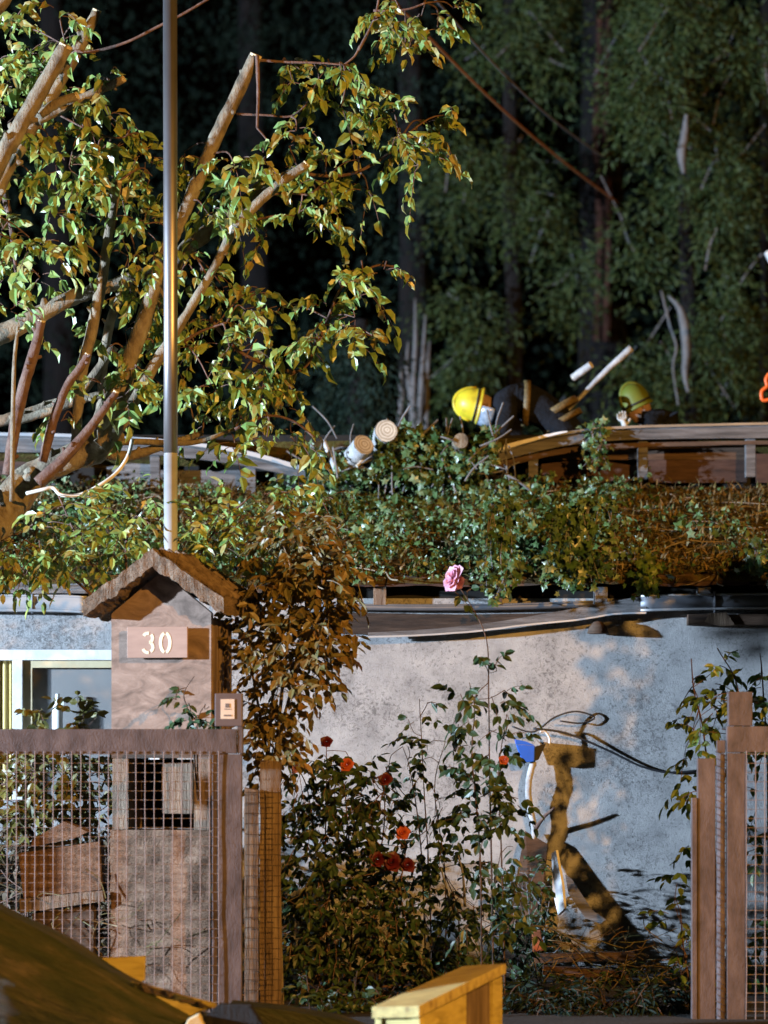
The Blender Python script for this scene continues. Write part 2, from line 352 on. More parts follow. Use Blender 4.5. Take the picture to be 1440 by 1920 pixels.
# vent cowl under the gutter
vc = at(1119,1183,YW); v = MB()
lathe(v, vc, [(.005,.062),(.03,.055),(.06,.02),(.072,-.02),(.06,-.024)], 14, Matrix.Translation((0,-.10,0)))
v.tube([vc+Vector((0,-.1,.02)), vc+Vector((0,.02,.02))], .022, 10)
v.build('vent_cowl', M['darkboard'], house, True)

# lower roof: mossy uneven surface that sags in the middle
def roof_z(x, t):          # t 0 at eave .. 1 at the top
    zb = zat(1080, 19.8); ztop = zat(912, YR)
    sag = -.05*math.exp(-((x+.1)/.9)**2)*(.4+t)
    return zb+(ztop-zb)*t+sag+.035*nz((x*1.7,t*4,3.3))+.012*nz((x*9,t*22,1.3))
def roof_pt(x, t): return Vector((x, 19.8+(YR+.15-19.8)*t, roof_z(x,t)))
r = MB(); nx, nt = 240, 44
for i in range(nx+1):
    for j in range(nt+1):
        r.v.append(tuple(roof_pt(X0+(X1-X0)*i/nx, j/nt)))
for i in range(nx):
    for j in range(nt):
        a = i*(nt+1)+j; r.f.append((a,a+nt+1,a+nt+2,a+1))
k = len(r.v)
for i in range(nx+1): q = Vector(r.v[i*(nt+1)]); r.v.append((q.x,q.y+.01,q.z-.035))
for i in range(nx): r.f.append((k+i,k+i+1,(i+1)*(nt+1),i*(nt+1)))
roof = r.build('roof', M['mossroof'], house, True)
# eave board under the roof edge, weathered, in lengths that do not line up
for (a,b,y0,y1,m) in ((-420,160,1088,1112,'greyboard'),(160,560,1092,1112,'darkboard'),(660,900,1080,1099,'redboard'),(880,1110,1084,1098,'darkboard'),(1225,1420,1078,1098,'redboard'),(1405,1800,1074,1096,'darkboard')):
    e = MB(); n = 10
    for i in range(n+1):
        px = a+(b-a)*i/n; d = R(-2,2)
        for (yy,Y) in ((y0+d,19.82),(y1+d+R(-1.5,1.5),19.82),(y1+d,19.86),(y0+d,19.86)): e.v.append(tuple(at(px,yy,Y)))
    for i in range(n):
        for j in range(4): e.f.append((i*4+j,i*4+(j+1)%4,(i+1)*4+(j+1)%4,(i+1)*4+j))
    e.f += [(3,2,1,0),(n*4,n*4+1,n*4+2,n*4+3)]
    e.build('eave_board', M[m], house)
# near-black sheet painting the shade of the gap behind gutter, rafter ends
vb = MB(); vb.box((X0,20.02,wt-.05),(X1,20.06,zat(1060,20.0))); vb.build('loft_shade', M['void'], house)
for px,m in ((712,'oldwood'),(1128,'greyboard'),(1322,'greyboard'),(930,'darkboard'),(1480,'greyboard'),(120,'greyboard'),(-120,'greyboard')):
    q = MB(); q.box((xat(px-12,19.84),19.865,zat(1134,19.84)),(xat(px+12,19.84),20.02,zat(1100,19.84))); q.build('rafter_end', M[m], house, bevel=.004)
# gutters: half-round channels
def gutter(pts, rad, m, name='gutter', rim=None, dz=None):
    dz = dz or rad
    pts = spline(pts, 5); q = MB(); n = 8; k = 0
    for P in pts:
        for j in range(n+1):
            a = math.pi*j/n
            q.v.append((P.x, P.y-rad*math.cos(a), P.z-dz*math.sin(a)**.45))
    for i in range(len(pts)-1):
        for j in range(n):
            a = i*(n+1)+j; q.f.append((a,a+1,a+n+2,a+n+1))
    o = q.build(name, m, house, True)
    sm = o.modifiers.new('thick','SOLIDIFY'); sm.thickness = .004
    if dz > rad:
        t = MB(); t.tube([P+Vector((0,-rad*.93,-dz*.92)) for P in pts], .009, 6); t.build('gutter_rim', rim or m, o, True)
    for dy in (-rad, ):
        t = MB(); t.tube([P+Vector((0,dy,0.002)) for P in pts], .008, 6); t.build('gutter_rim', rim or m, o, True)
    return o
gutter([at(-420,1116,YG),at(60,1118,YG),at(165,1121,YG)], .060, M['zinc'], rim=M['zinc'], dz=.105)
gutter([at(600,1134,YG),at(800,1136,YG),at(960,1134,YG),at(1112,1129,YG)], .034, M['zincdark'])
gutter([at(1200,1119,YG),at(1340,1116,YG),at(1760,1112,YG)], .056, M['zincdark'], rim=M['zinc'], dz=.10)
for px in (60, 1340):
    q = MB(); q.tube([at(px,1108,YG-.062), at(px,1128,YG-.066), at(px,1146,YG-.04), at(px,1148,YG+.02)], .010, 6); q.build('gutter_bracket', M['zincdark'], house)
# broken fascia board curving down from the right gutter to the left, and the dark soffit behind it
def ribbon(top, bot, Y0, th, name, m, n=4):
    a = spline([at(x,y,Y0) for x,y in top], n); c = spline([at(x,y,Y0) for x,y in bot], n); q = MB()
    for P,Q in zip(a,c):
        for v in (P, Q, Q+Vector((0,th,0)), P+Vector((0,th,0))):
            q.v.append(tuple(v+Vector((0,0,.003*nz((v.x*13,v.z*9,1))))))
    k = len(a)
    for i in range(k-1):
        for j in range(4): q.f.append((i*4+j,i*4+(j+1)%4,(i+1)*4+(j+1)%4,(i+1)*4+j))
    q.f += [(3,2,1,0),((k-1)*4,(k-1)*4+1,(k-1)*4+2,(k-1)*4+3)]
    return q.build(name, m, house)
ribbon([(690,1186),(800,1180),(900,1170),(980,1158),(1080,1140),(1150,1127),(1212,1117)],[(690,1192),(800,1188),(900,1180),(980,1170),(1080,1160),(1150,1149),(1212,1146)], YG-.05,.025,'fascia_board',M['greyboard'])
ribbon([(690,1192.6),(800,1188.6),(900,1180.6),(980,1170.6),(1080,1160.6),(1150,1149.6),(1212,1146.6)],[(690,1196),(800,1192),(900,1184),(980,1174),(1080,1164),(1150,1153),(1212,1150)], YG-.055,.02,'zinc_strip',M['zinc'])
ribbon([(604,1147),(720,1150),(860,1152),(1000,1150),(1040,1148)],[(604,1186),(720,1189),(860,1181),(1000,1166),(1040,1160)], YG+.04,.02,'soffit_board',M['brownboard'])
q = MB(); q.box((xat(1290,19.9),19.86,zat(1172,19.9)),(X1,19.995,zat(1152,19.9))); q.build('soffit_board', M['darkboard'], house)
q = MB(); q.prism([at(1330,1150,19.83),at(1362,1148,19.83),at(1378,1172,19.83),at(1352,1174,19.83),at(1322,1166,19.83)],(0,.018,0)); q.build('broken_board', M['oldwood'], house)

# upper roof edge (ridge) above the dark row of bays
def edge(top, bot, Y, th, name, m): return ribbon(top, bot, Y, th, name, m)
edge([(840,884),(900,862),(985,832),(1060,814),(1150,804),(1300,800),(1440,797),(1800,794)],[(840,892),(900,874),(985,852),(1060,836),(1150,826),(1300,822),(1440,821),(1800,818)], 22.25,.05,'ridge_board',M['greyboard'])
edge([(850,892),(900,876),(985,855),(1060,840),(1150,832),(1300,828),(1440,826),(1800,824)],[(850,898),(900,886),(985,866),(1060,850),(1150,841),(1300,836),(1440,833),(1800,832)], 22.30,.05,'ridge_board',M['darkboard'])
edge([(850,880),(900,858),(985,828),(1060,809.5),(1150,799.5),(1300,795),(1440,792),(1800,789)],[(850,884),(900,862.5),(985,832.5),(1060,814.5),(1150,804.5),(1300,799.5),(1440,796.5),(1800,793.5)], 22.20,.25,'ridge_flashing',M['zincdark'])
edge([(860,872),(905,848),(960,830),(1040,811),(1064,808)],[(860,880),(905,857),(960,838),(1040,816),(1064,810)], 22.17,.03,'loose_flashing',M['whitepaint'])
edge([(-420,806),(60,812),(230,818),(330,826),(450,842),(560,872),(615,892)],[(-420,812),(60,818),(230,824),(330,832),(450,850),(560,880),(615,897)], 22.20,.20,'ridge_flashing',M['zinc'])
edge([(-420,813),(60,819),(230,825),(330,834),(450,852),(560,882),(612,898)],[(-420,842),(60,848),(230,850),(330,856),(450,872),(560,894),(612,904)], 22.26,.05,'ridge_board',M['greyboard'])
# posts between the bays
for px,y0,y1 in ((1000,846,900),(1206,830,886),(1408,826,882),(290,846,925),(470,868,925),(95,840,925),(1610,826,885)):
    q = MB(); q.box((xat(px-9,22.3),22.31,zat(y1+12,22.3)),(xat(px+9,22.3),22.40,zat(y0-4,22.3))); q.build('bay_post', M['greyboard'], house, bevel=.004)
q = MB(); q.box((X0,22.62,3.3),(X1,22.66,3.86)); ob = q.build('loft_shade', M['void'], house)  # near-black sheet painted for the shade inside the bays
for a,c,y0,y1,m in ((1015,1200,868,905,'redboard'),(1216,1400,858,905,'redboard'),(1418,1700,850,905,'redboard'),(1015,1400,838,862,'darkboard'),(300,465,880,930,'greyboard'),(200,290,870,930,'greyboard'),(-400,90,860,925,'redboard')):
    q = MB(); d = R(.0,.06)
    pts = [(a,y0+R(0,6)),((a+c)/2,y0+R(-8,4)),(c,y0+R(0,8)),(c,y1),(a,y1)]
    q.prism([at(x,y,22.48+d) for x,y in pts],(0,.03,0)); q.build('bay_board', M[m], house)
# back slope of the roof
q = MB()
q.prism([(X0,22.46,zat(846,22.4)),(X1,22.46,zat(802,22.4)),(X1,27,zat(802,22.4)-3.2),(X0,27,zat(846,22.4)-3.2)],(0,.06,-.09)); q.build('rear_roof', M['mossroof'], house)

# ------------------------------------------------------------------ roof litter and ivy
lit = MB()
N = 22000
xs = rng.uniform(-3.4,3.4,N); ts = rng.uniform(0.0,1.0,N)
pos = np.array([roof_pt(x,t) for x,t in zip(xs,ts)])+rng.normal(size=(N,3))*[0,0,.012]+[0,0,.012]
leaves(lit, SIMPLE, pos, rdir(N,(0,0,.1)), rdir(N,(0,-.5,1.2),.6), rng.uniform(.03,.11,N), rng.uniform(.004,.022,N))
tag(lit.build('leaf_litter', M['ivydry']), 'brown dry needles and leaf litter lying over the lower roof', 'leaf litter', kind='stuff')

def ivy_density(x, t):
    px = 720+x*F/ (19.8+2.6*t)
    d = math.exp(-((px-760)/230)**2)*1.0+math.exp(-((px-1040)/120)**2)*.9
    if px > 1150: d = max(d, .30 if nz((x*2.2,t*3,8.8)) > .12 else .05)
    if px < 600: d = max(d, .5)
    v = nz((x*2.6,t*4.5,2.2))
    return d*(0.10 if v < -.12 else .30+1.4*max(0,v+.12))
iv = MB(); P = []; Xd = []; Nd = []; Ls = []
while len(P) < 8200:
    x = R(-3.2,3.2); t = R(-.02,1.02)
    if random.random() > ivy_density(x,t): continue
    h = abs(random.gauss(0,.05))*(1.0+1.3*max(0,nz((x*4,t*6,5.5))))
    P.append(tuple(roof_pt(x,t)+Vector((R(-.02,.02),-h*.5,h+.01)))); Ls.append(R(.018,.052)*(1.5 if random.random()<.12 else 1))
n = len(P); h2 = n*2//5; Ls = np.array(Ls)
leaves(iv, IVY, P[:h2], rdir(h2,(0,-.5,-.3)), rdir(h2,(0,-.7,.7),1.0), Ls[:h2], Ls[:h2]*.95)
leaves(iv, CURL, P[h2:], rdir(n-h2,(0,-.5,-.3)), rdir(n-h2,(-.2,-.7,.6),1.0), Ls[h2:]*1.15, Ls[h2:]*.75)
P=[]; Ls=[]
for (px,py,rx,ry,k) in ((950,1010,60,60,120),(1075,1030,60,60,130),(700,1010,70,40,90),(600,950,60,45,90),(820,940,70,30,60),(900,930,40,30,50),(1010,930,70,30,60),(1130,960,40,40,50),(1300,1000,60,40,30),(760,880,90,25,60)):
    for _k in range(int(k*.7)):
        u,v_ = random.gauss(0,.5),random.gauss(0,.5); x = xat(px+u*rx,21.0); t = min(1,max(0,(1080-(py+v_*ry))/168))
        P.append(tuple(roof_pt(x,t)+Vector((0,-.05-R(0,.05),R(.04,.13))))); Ls.append(R(.045,.085))
n = len(P); Ls = np.array(Ls); leaves(iv, IVY, P, rdir(n,(-.2,-.4,-.3)), rdir(n,(-.5,-.8,.5),.8), Ls, Ls*.9)
for _ in range(170):
    x = R(-2.6,2.7); t = R(0,.95); a = roof_pt(x,t); pts = [a+Vector((0,0,.03))]
    dx = R(-.35,.35); dyy = R(-.10,.04)
    for i in range(4): pts.append(pts[-1]+Vector((dx*.4+R(-.05,.05),dyy,dyy*.38+R(-.03,.03))))
    if _ == 0: sp = len(iv.f)
    iv.tube(spline(pts,3), R(.003,.007), 4, False)
tag(iv.build('ivy_cover', M['ivy'], None, False, 0, M['bark'], sp), 'green ivy mat creeping over the lower roof of the cottage', 'ivy', kind='stuff')

# heap of torn ivy where the ridge broke
hp = thing('ivy_heap', at(740,880,22.1), 'heap of torn ivy where the roof ridge has broken through', 'ivy heap')
hm = MB(); n = 2600
c = np.array(at(735,862,22.1))
def bandpts(n, spec):
    out = []
    while len(out) < n:
        px = R(*spec['x']); lo, hi = spec['f'](px)
        if hi <= lo: continue
        if random.random() > (hi-lo)/spec['m']: continue
        out.append(tuple(at(px, R(lo,hi), R(*spec['Y']))))
    return np.array(out)
def hf(px):
    top = 836-38*math.exp(-((px-745)/75)**2)-25*math.exp(-((px-880)/70)**2)+22*math.exp(-((px-640)/40)**2)+10*nz((px*.03,0,1))
    if px > 900: top = 800+ (px-900)*.0
    bot = 905 if px < 860 else 905-(px-860)*.42
    return top, bot
pos = bandpts(n, dict(x=(575,930), f=hf, m=130, Y=(21.9,22.5)))
def pxof(p): return 720+p[0]*F/p[1], HZ-(p[2]-1.5)*F/p[1]
def clear(p):
    x,y = pxof(p)
    return any(((x-a)/r)**2+((y-b)/q)**2 < 1 for a,b,r,q in ((672,842,34,34),(724,800,32,14),(866,824,24,18),(680,866,22,16),(618,850,14,34)))
pos = np.array([p for p in pos if not clear(p) and random.random() < .8]); n = len(pos)
ls = rng.uniform(.035,.085,n)
leaves(hm, IVY, pos, rdir(n,(0,-.4,-.2)), rdir(n,(0,-1,.6),.8), ls, ls*.9); hm.build('foliage', M['ivy'], hp)
tw = MB()
for _ in range(60):
    a = at(R(590,960),R(820,890),R(21.9,22.2)); d = rv(); d.y *= .3
    tw.tube(spline([a,a+d*.15,a+d*.3+rv()*.05],3), R(.004,.009), 5)
tw.build('stem', M['deadwood'], hp)
q = MB(); q.box((xat(560,22.5),22.45,3.2),(xat(930,22.5),22.6,zat(850,22.5))); q.build('dark_backing', M['void'], hp)  # near-black block behind the heap leaves

def hanging(name, label, px, y0, y1, wpx, Y, n, m='ivy', size=(.035,.075), cat='ivy vine'):
    t = thing(name, at(px,y0,Y), label, cat, 'ivy vines hanging over the gutter')
    f = MB(); s = MB(); P=[]
    for k in range(7):
        x = px+R(-wpx,wpx)*.6
        pts = spline([at(x,y0-20,Y+.2),at(x+R(-6,6),y0,Y),at(x+R(-12,12),(y0+y1)/2,Y-R(0,.06)),at(x+R(-22,22),y1-R(0,40),Y-R(0,.08))],5)
        s.tube(pts, lerp_r(.006,.002,len(pts)), 5)
        for q in pts:
            for _ in range(max(1,n//(7*len(pts)))): P.append(tuple(q+rv()*R(.01,.085)))
    k = len(P); l = rng.uniform(*size,k)
    leaves(f, IVY, P, rdir(k,(0,-.3,-.8)), rdir(k,(0,-1,.4),.8), l, l*.85)
    s.build('stem', M['deadwood'], t); f.build('foliage', M[m], t)
hanging('ivy_vine','pale leaved ivy vine hanging over the gutter near the pink rose',935,960,1120,38,19.66,330)
hanging('ivy_vine','wide bushy ivy vine hanging left of the wall vent',1060,980,1105,55,19.66,420)
hanging('ivy_vine','long ivy vine with bare woody stem above the wall vent',1120,960,1095,45,19.65,330)
hanging('ivy_vine','small yellow green ivy tuft above the bend of the gutter',1214,1070,1112,22,19.64,150,'shrubleaf')
hanging('ivy_vine','short ivy sprig on the roof edge at the far right',1424,1040,1080,20,19.64,110)
hanging('ivy_vine','ivy sprig hanging from the ridge board over the roof bays',1125,812,880,22,22.15,120)

# ------------------------------------------------------------------ logs and branches on the broken ridge
def ringed(c):
    m = M['palecut'].copy(); m.name = 'sawn_rings'; n = m.node_tree.nodes; l = m.node_tree.links
    tc = n.new('ShaderNodeTexCoord'); mp = n.new('ShaderNodeVectorMath'); mp.operation = 'SUBTRACT'; mp.inputs[1].default_value = c
    l.new(tc.outputs['Object'], mp.inputs[0]); w = n.new('ShaderNodeTexWave'); w.wave_type = 'RINGS'; w.rings_direction = 'SPHERICAL'
    w.inputs['Scale'].default_value = 14; w.inputs['Distortion'].default_value = 2.5; w.inputs['Detail'].default_value = 3; w.inputs['Detail Scale'].default_value = 2
    l.new(mp.outputs[0], w.inputs['Vector']); r = n.new('ShaderNodeValToRGB'); r.color_ramp.elements[0].color = (.42,.36,.28,1); r.color_ramp.elements[1].color = (1,1,1,1)
    l.new(w.outputs['Fac'], r.inputs['Fac']); x = n.new('ShaderNodeMixRGB'); x.blend_type = 'MULTIPLY'; x.inputs[0].default_value = .8
    p = n['Principled BSDF']; l.new(p.inputs['Base Color'].links[0].from_socket, x.inputs[1]); l.new(r.outputs['Color'], x.inputs[2]); l.new(x.outputs[0], p.inputs['Base Color'])
    return m
def log(name, label, a, b, ra, rb, face='palecut', barkm='palebark', cat='log', n=16, group=None):
    t = thing(name, (Vector(a)+Vector(b))/2, label, cat, group)
    m = MB(); pts = [Vector(a).lerp(Vector(b),i/6) for i in range(7)]
    m.tube(pts, [x*(1+.05*nz((i*1.3,ra*90,1))) for i,x in enumerate(lerp_r(ra,rb,7))], n, False, .10, ra*50); m.build('bark', M[barkm], t, True)
    for (e,r,o,nm) in ((a,ra,b,1),(b,rb,a,2)):
        d = (Vector(e)-Vector(o)).normalized(); f = MB(); 
        f.tube([Vector(e)-d*.02, Vector(e)+d*.002], r*.96, n, True, .10, ra*50); f.build('sawn_end', ringed(Vector(e)+Vector((.008,0,.006))) if face == 'palecut' and r > .05 else M[face], t)
    return t
log('log','short sawn log with round pale end showing, at the broken ridge', at(682,834,21.85), at(660,860,22.05), .080,.076)
log('log','wide pale sawn log half covered by ivy, behind the round log end', at(724,808,21.9), at(716,830,22.3), .085,.085)
log('log','small orange brown sawn log below the yellow helmet', at(864,826,21.9), at(856,842,22.2), .058,.065,'bark','bark')
log('branch','thin pale broken branch leaning left of the sawn logs', at(607,826,22.0), at(632,886,21.95), .016,.022,'palecut','palebark','branch',10)
log('wood_chip','pale split wood chip lying below the round log end', at(669,874,21.9), at(690,852,21.95), .014,.007,'palecut','palecut','wood chip',6)
log('branch','short thick pale branch stub behind the bent over person', at(1075,708,23.9), at(1108,684,23.8), .032,.030,'palecut','palebark','branch',10)
t = thing('branch', at(1140,695,23.9), 'long pale branch sticking up right of the bent over person','branch')
m = MB(); pts = spline([at(1060,775,24.0),at(1100,732,23.9),at(1140,692,23.85),at(1184,652,23.8)],6); m.tube(pts, lerp_r(.014,.030,len(pts)),9,True,.25); m.build('bark', M['palebark'], t, True)

# ------------------------------------------------------------------ people behind the ridge
def skin_body(name, V, E, m, parent, root=0, sub=2):
    me = bpy.data.meshes.new(name); me.from_pydata([tuple(v[0]) for v in V], E, []); me.update()
    o = bpy.data.objects.new(name, me); C.objects.link(o)
    sk = o.modifiers.new('skin','SKIN'); sk.use_smooth_shade = True
    sd = o.modifiers.new('sub','SUBSURF'); sd.levels = sub; sd.render_levels = sub
    for i,v in enumerate(V):
        d = me.skin_vertices[0].data[i]; d.radius = (v[1], v[1]*(v[2] if len(v)>2 else 1)); d.use_root = (i==root)
    dg = bpy.context.evaluated_depsgraph_get(); me2 = bpy.data.meshes.new_from_object(o.evaluated_get(dg))
    bpy.data.objects.remove(o); me2.materials.clear(); me2.materials.append(m)
    me2.polygons.foreach_set('use_smooth',[True]*len(me2.polygons))
    o2 = bpy.data.objects.new(name, me2); C.objects.link(o2)
    o2.parent = parent; o2.matrix_parent_inverse = parent.matrix_basis.inverted(); return o2
def ring(mb, c, axis, ra, rb, w, th=.012, n=28):
    axis = Vector(axis).normalized(); u = Vector((0,1,0)); u = (u-axis*u.dot(axis)).normalized(); v = axis.cross(u); k = len(mb.v)
    for j in range(n):
        a = 2*math.pi*j/n; e = u*math.cos(a)*ra+v*math.sin(a)*rb; eo = e*(1+th/ra)
        for q,s in ((e,-1),(e,1),(eo,1),(eo,-1)): mb.v.append(tuple(Vector(c)+q+axis*s*w/2))
    for j in range(n):
        for i in range(4): mb.f.append((k+j*4+i, k+j*4+(i+1)%4, k+((j+1)%n)*4+(i+1)%4, k+((j+1)%n)*4+i))
def frame(origin, up, fwd):
    up = Vector(up).normalized(); fwd = Vector(fwd); fwd = (fwd-up*fwd.dot(up)).normalized(); s = up.cross(fwd)
    return Matrix(((s.x,fwd.x,up.x,origin[0]),(s.y,fwd.y,up.y,origin[1]),(s.z,fwd.z,up.z,origin[2]),(0,0,0,1)))
def head_parts(person, Mh, helm_m, helm_r=.132, visor=True):
    h = MB()                                          # head: ellipsoid pushed into a face; local +y forward, +z up
    n, k = 20, 14
    for i in range(k+1):
        ph = math.pi*i/k
        for j in range(n):
            a = 2*math.pi*j/n; x,y,z = .078*math.sin(ph)*math.cos(a), .10*math.sin(ph)*math.sin(a), .125*math.cos(ph)
            if z < 0: x *= 1+z*2.2; y *= 1+z*1.0
            if y > .05:
                if abs(x) < .018 and -.045 < z < .02: y += .022*(1-abs(x)/.018)*(1 if z < -.005 else .5)
                if .012 < abs(x) < .05 and .0 < z < .03: y -= .010
                if abs(x) < .03 and -.085 < z < -.06: y += .006
            h.v.append(tuple(Mh @ Vector((x,y,z))))
    for i in range(k):
        for j in range(n): h.f.append((i*n+j,(i+1)*n+j,(i+1)*n+(j+1)%n,i*n+(j+1)%n))
    head = h.build('head', M['skin'], person, True)
    for s in (-1,1):
        e = MB(); e.tube([Mh @ Vector((s*.076,-.01,-.035)), Mh @ Vector((s*.084,-.014,0)), Mh @ Vector((s*.078,-.01,.03))],[.010,.015,.011],8); e.build('ear', M['skin'], head, True)
        e = MB(); lathe(e, Mh @ Vector((s*.032,.086,.014)), [(.002,-.010),(.010,-.004),(.010,.004),(.002,.010)], 8, Mh.to_3x3().to_4x4()); e.build('eye', M['white'], head, True)
    hm = MB(); lathe(hm, Mh.translation, [(helm_r*1.10,.012),(helm_r*1.12,.022),(helm_r*1.0,.035),(helm_r*.99,.085),(helm_r*.86,.145),(helm_r*.60,.19),(helm_r*.25,.212),(.005,.215)], 26, Mh.to_3x3().to_4x4())
    helmet = hm.build('helmet', helm_m, person, True)
    cr = MB(); pts = [Mh @ Vector((0,helm_r*1.0*math.cos(a),.05+.175*math.sin(a))) for a in np.linspace(.15,math.pi-.15,14)]
    cr.tube(pts, .014, 8); cr.build('crest', helm_m, helmet, True)
    st = MB(); ring(st, Mh @ Vector((0,0,.052)), Mh.to_3x3() @ Vector((0,0,1)), helm_r*.995, helm_r*.995, .016, .006); st.build('helmet_band', M['black'], helmet, True)
    if not visor: return head
    vs = MB(); n = 14; k = 0
    for i in range(n+1):
        a = math.radians(-80+160*i/n)
        for (z,rr) in ((.03,1.06),(-.05,1.16),(-.13,1.08)):
            vs.v.append(tuple(Mh @ Vector((helm_r*rr*math.sin(a), helm_r*rr*math.cos(a), z))))
    for i in range(n):
        for j in range(2): b = i*3+j; vs.f.append((b,b+1,b+4,b+3))
    o = vs.build('visor', M['visor'], helmet, True); sm = o.modifiers.new('thick','SOLIDIFY'); sm.thickness = .004
    return head
def hand(person, base, d, palm_n, m):                  # five skinned fingers rooted in a palm
    d = Vector(d).normalized(); s = d.cross(Vector(palm_n)).normalized(); nn = s.cross(d)
    V = [(base,.022),(base+d*.045,.034,.5),(base+d*.085,.036,.45)]; E = [(0,1),(1,2)]
    for i,(off,ln) in enumerate(((-.030,.062),(-.010,.074),(.011,.070),(.031,.054))):
        a = base+d*.088+s*off; k = len(V)
        V += [(a,.011),(a+d*ln*.5-nn*.008,.010),(a+d*ln*.85-nn*.03,.008)]; E += [(2,k),(k,k+1),(k+1,k+2)]
    k = len(V); V += [(base+d*.05-s*.038,.012),(base+d*.08-s*.062-nn*.015,.009)]; E += [(1,k),(k,k+1)]
    skin_body('glove', V, E, m, person, 0, 1)

Yp = 23.35
p1 = thing('person', at(1062,790,Yp), 'person bent over to the left in dark coat with yellow bands and yellow helmet', 'person')
def a1(px,py,dy=0): return at(px,py,Yp+dy)
V = [(a1(1056,776),.17),(a1(1010,758),.165),(a1(968,752),.175),(a1(944,752),.12),(a1(926,756),.062),
     (a1(952,768,-.19),.085),(a1(938,828,-.24),.062),(a1(905,868,-.26),.048),
     (a1(952,768,.19),.085),(a1(938,828,.24),.062),(a1(905,868,.26),.048),
     (a1(1072,812,-.11),.105),(a1(1076,890,-.13),.078),(a1(1094,972,-.13),.055),
     (a1(1072,812,.11),.105),(a1(1086,890,.13),.078),(a1(1104,980,.13),.055)]
E = [(0,1),(1,2),(2,3),(3,4),(3,5),(5,6),(6,7),(3,8),(8,9),(9,10),(0,11),(11,12),(12,13),(0,14),(14,15),(15,16)]
skin_body('body', V, E, M['coat'], p1)
for (c,ax,ra,rb,w) in ((a1(986,756),(1,0,-.06),.178,.168,.05),(a1(1046,768),(.5,0,-.85),.166,.162,.055),(a1(1054,790),(.5,0,-.85),.170,.163,.045)):
    q = MB(); ring(q, c, ax, ra, rb, w); q.build('reflective_band', M['band'], p1, True)
head_parts(p1, frame(a1(904,762), (-1,-.06,.22), (-.25,-.10,-1)), M['helmet'])
for s in (-.26,.26): hand(p1, a1(905,868,s), (-.5,0,-1), (0,-1,0), M['glove'])
for s,(px,py) in ((-.13,(1094,972)),(.13,(1104,980))):
    q = MB(); q.tube([a1(px,py-14,s), a1(px,py+8,s), a1(px-18,py+14,s), a1(px-40,py+16,s)],[.058,.062,.05,.04],10); q.build('boot', M['black'], p1, True)

Yp = 23.6
p2 = thing('person', at(1240,860,Yp), 'person crouching in dark clothes with lime green helmet and pale raised glove', 'person')
V = [(a1(1252,862),.16),(a1(1246,828),.165),(a1(1234,796),.17),(a1(1220,778),.11),(a1(1212,768),.06),
     (a1(1226,800,-.19),.075),(a1(1200,838,-.24),.058),(a1(1172,806,-.22),.042),
     (a1(1236,800,.19),.075),(a1(1222,850,.24),.058),(a1(1190,860,.2),.045),
     (a1(1225,905,-.13),.10),(a1(1190,925,-.14),.075),(a1(1225,985,-.14),.055),
     (a1(1235,905,.13),.10),(a1(1205,930,.14),.075),(a1(1238,985,.14),.055)]
skin_body('body', V, E, M['coat'], p2)
q = MB(); ring(q, a1(1240,812), (.2,0,1), .20,.19,.05); q.build('reflective_band', M['deadwood'], p2, True)
head_parts(p2, frame(a1(1198,768), (-.42,-.05,.9), (-.9,-.25,-.42)), M['helmetgreen'], .118, False)
hand(p2, a1(1172,806,-.22), (-.25,-.1,1), (0,1,0), M['glove'])
hand(p2, a1(1190,860,.2), (-.8,0,.2), (0,0,-1), M['glove'])
for s in (-.14,.14):
    q = MB(); q.tube([a1(1230,975,s), a1(1230,995,s), a1(1212,1000,s), a1(1192,1002,s)],[.058,.062,.05,.04],10); q.build('boot', M['black'], p2, True)

t = thing('tool_handle', at(1438,735,23.2), 'orange loop shaped tool handle at the right edge above the ridge', 'tool')
m = MB(); pts = spline([at(1442,700,23.2),at(1436,712,23.2),at(1438,724,23.2),at(1428,734,23.2),at(1430,750,23.2),at(1446,748,23.2),at(1462,744,23.2)],4); m.tube(pts,.015,8); m.build('grip', M['orange'], t, True)
m = MB(); m.box(at(1450,775,23.15),at(1500,690,23.3)); m.build('housing', M['black'], t, bevel=.015)
t = thing('white_box', at(1448,490,27), 'small white box high at the right edge before dark trees', 'box')  # unidentified pale thing, built as a box on an arm
m = MB(); mx = Matrix.Translation(at(1452,478,27)) @ Matrix.Rotation(math.radians(-28),4,'Y'); m.box((-.07,-.05,-.06),(.25,.05,.06),mx); m.build('casing', M['white'], t, bevel=.01)
m = MB(); m.tube([at(1458,478,27.02),at(1520,480,27.3),at(1620,500,28.0)],.02,8); m.build('arm', M['black'], t)

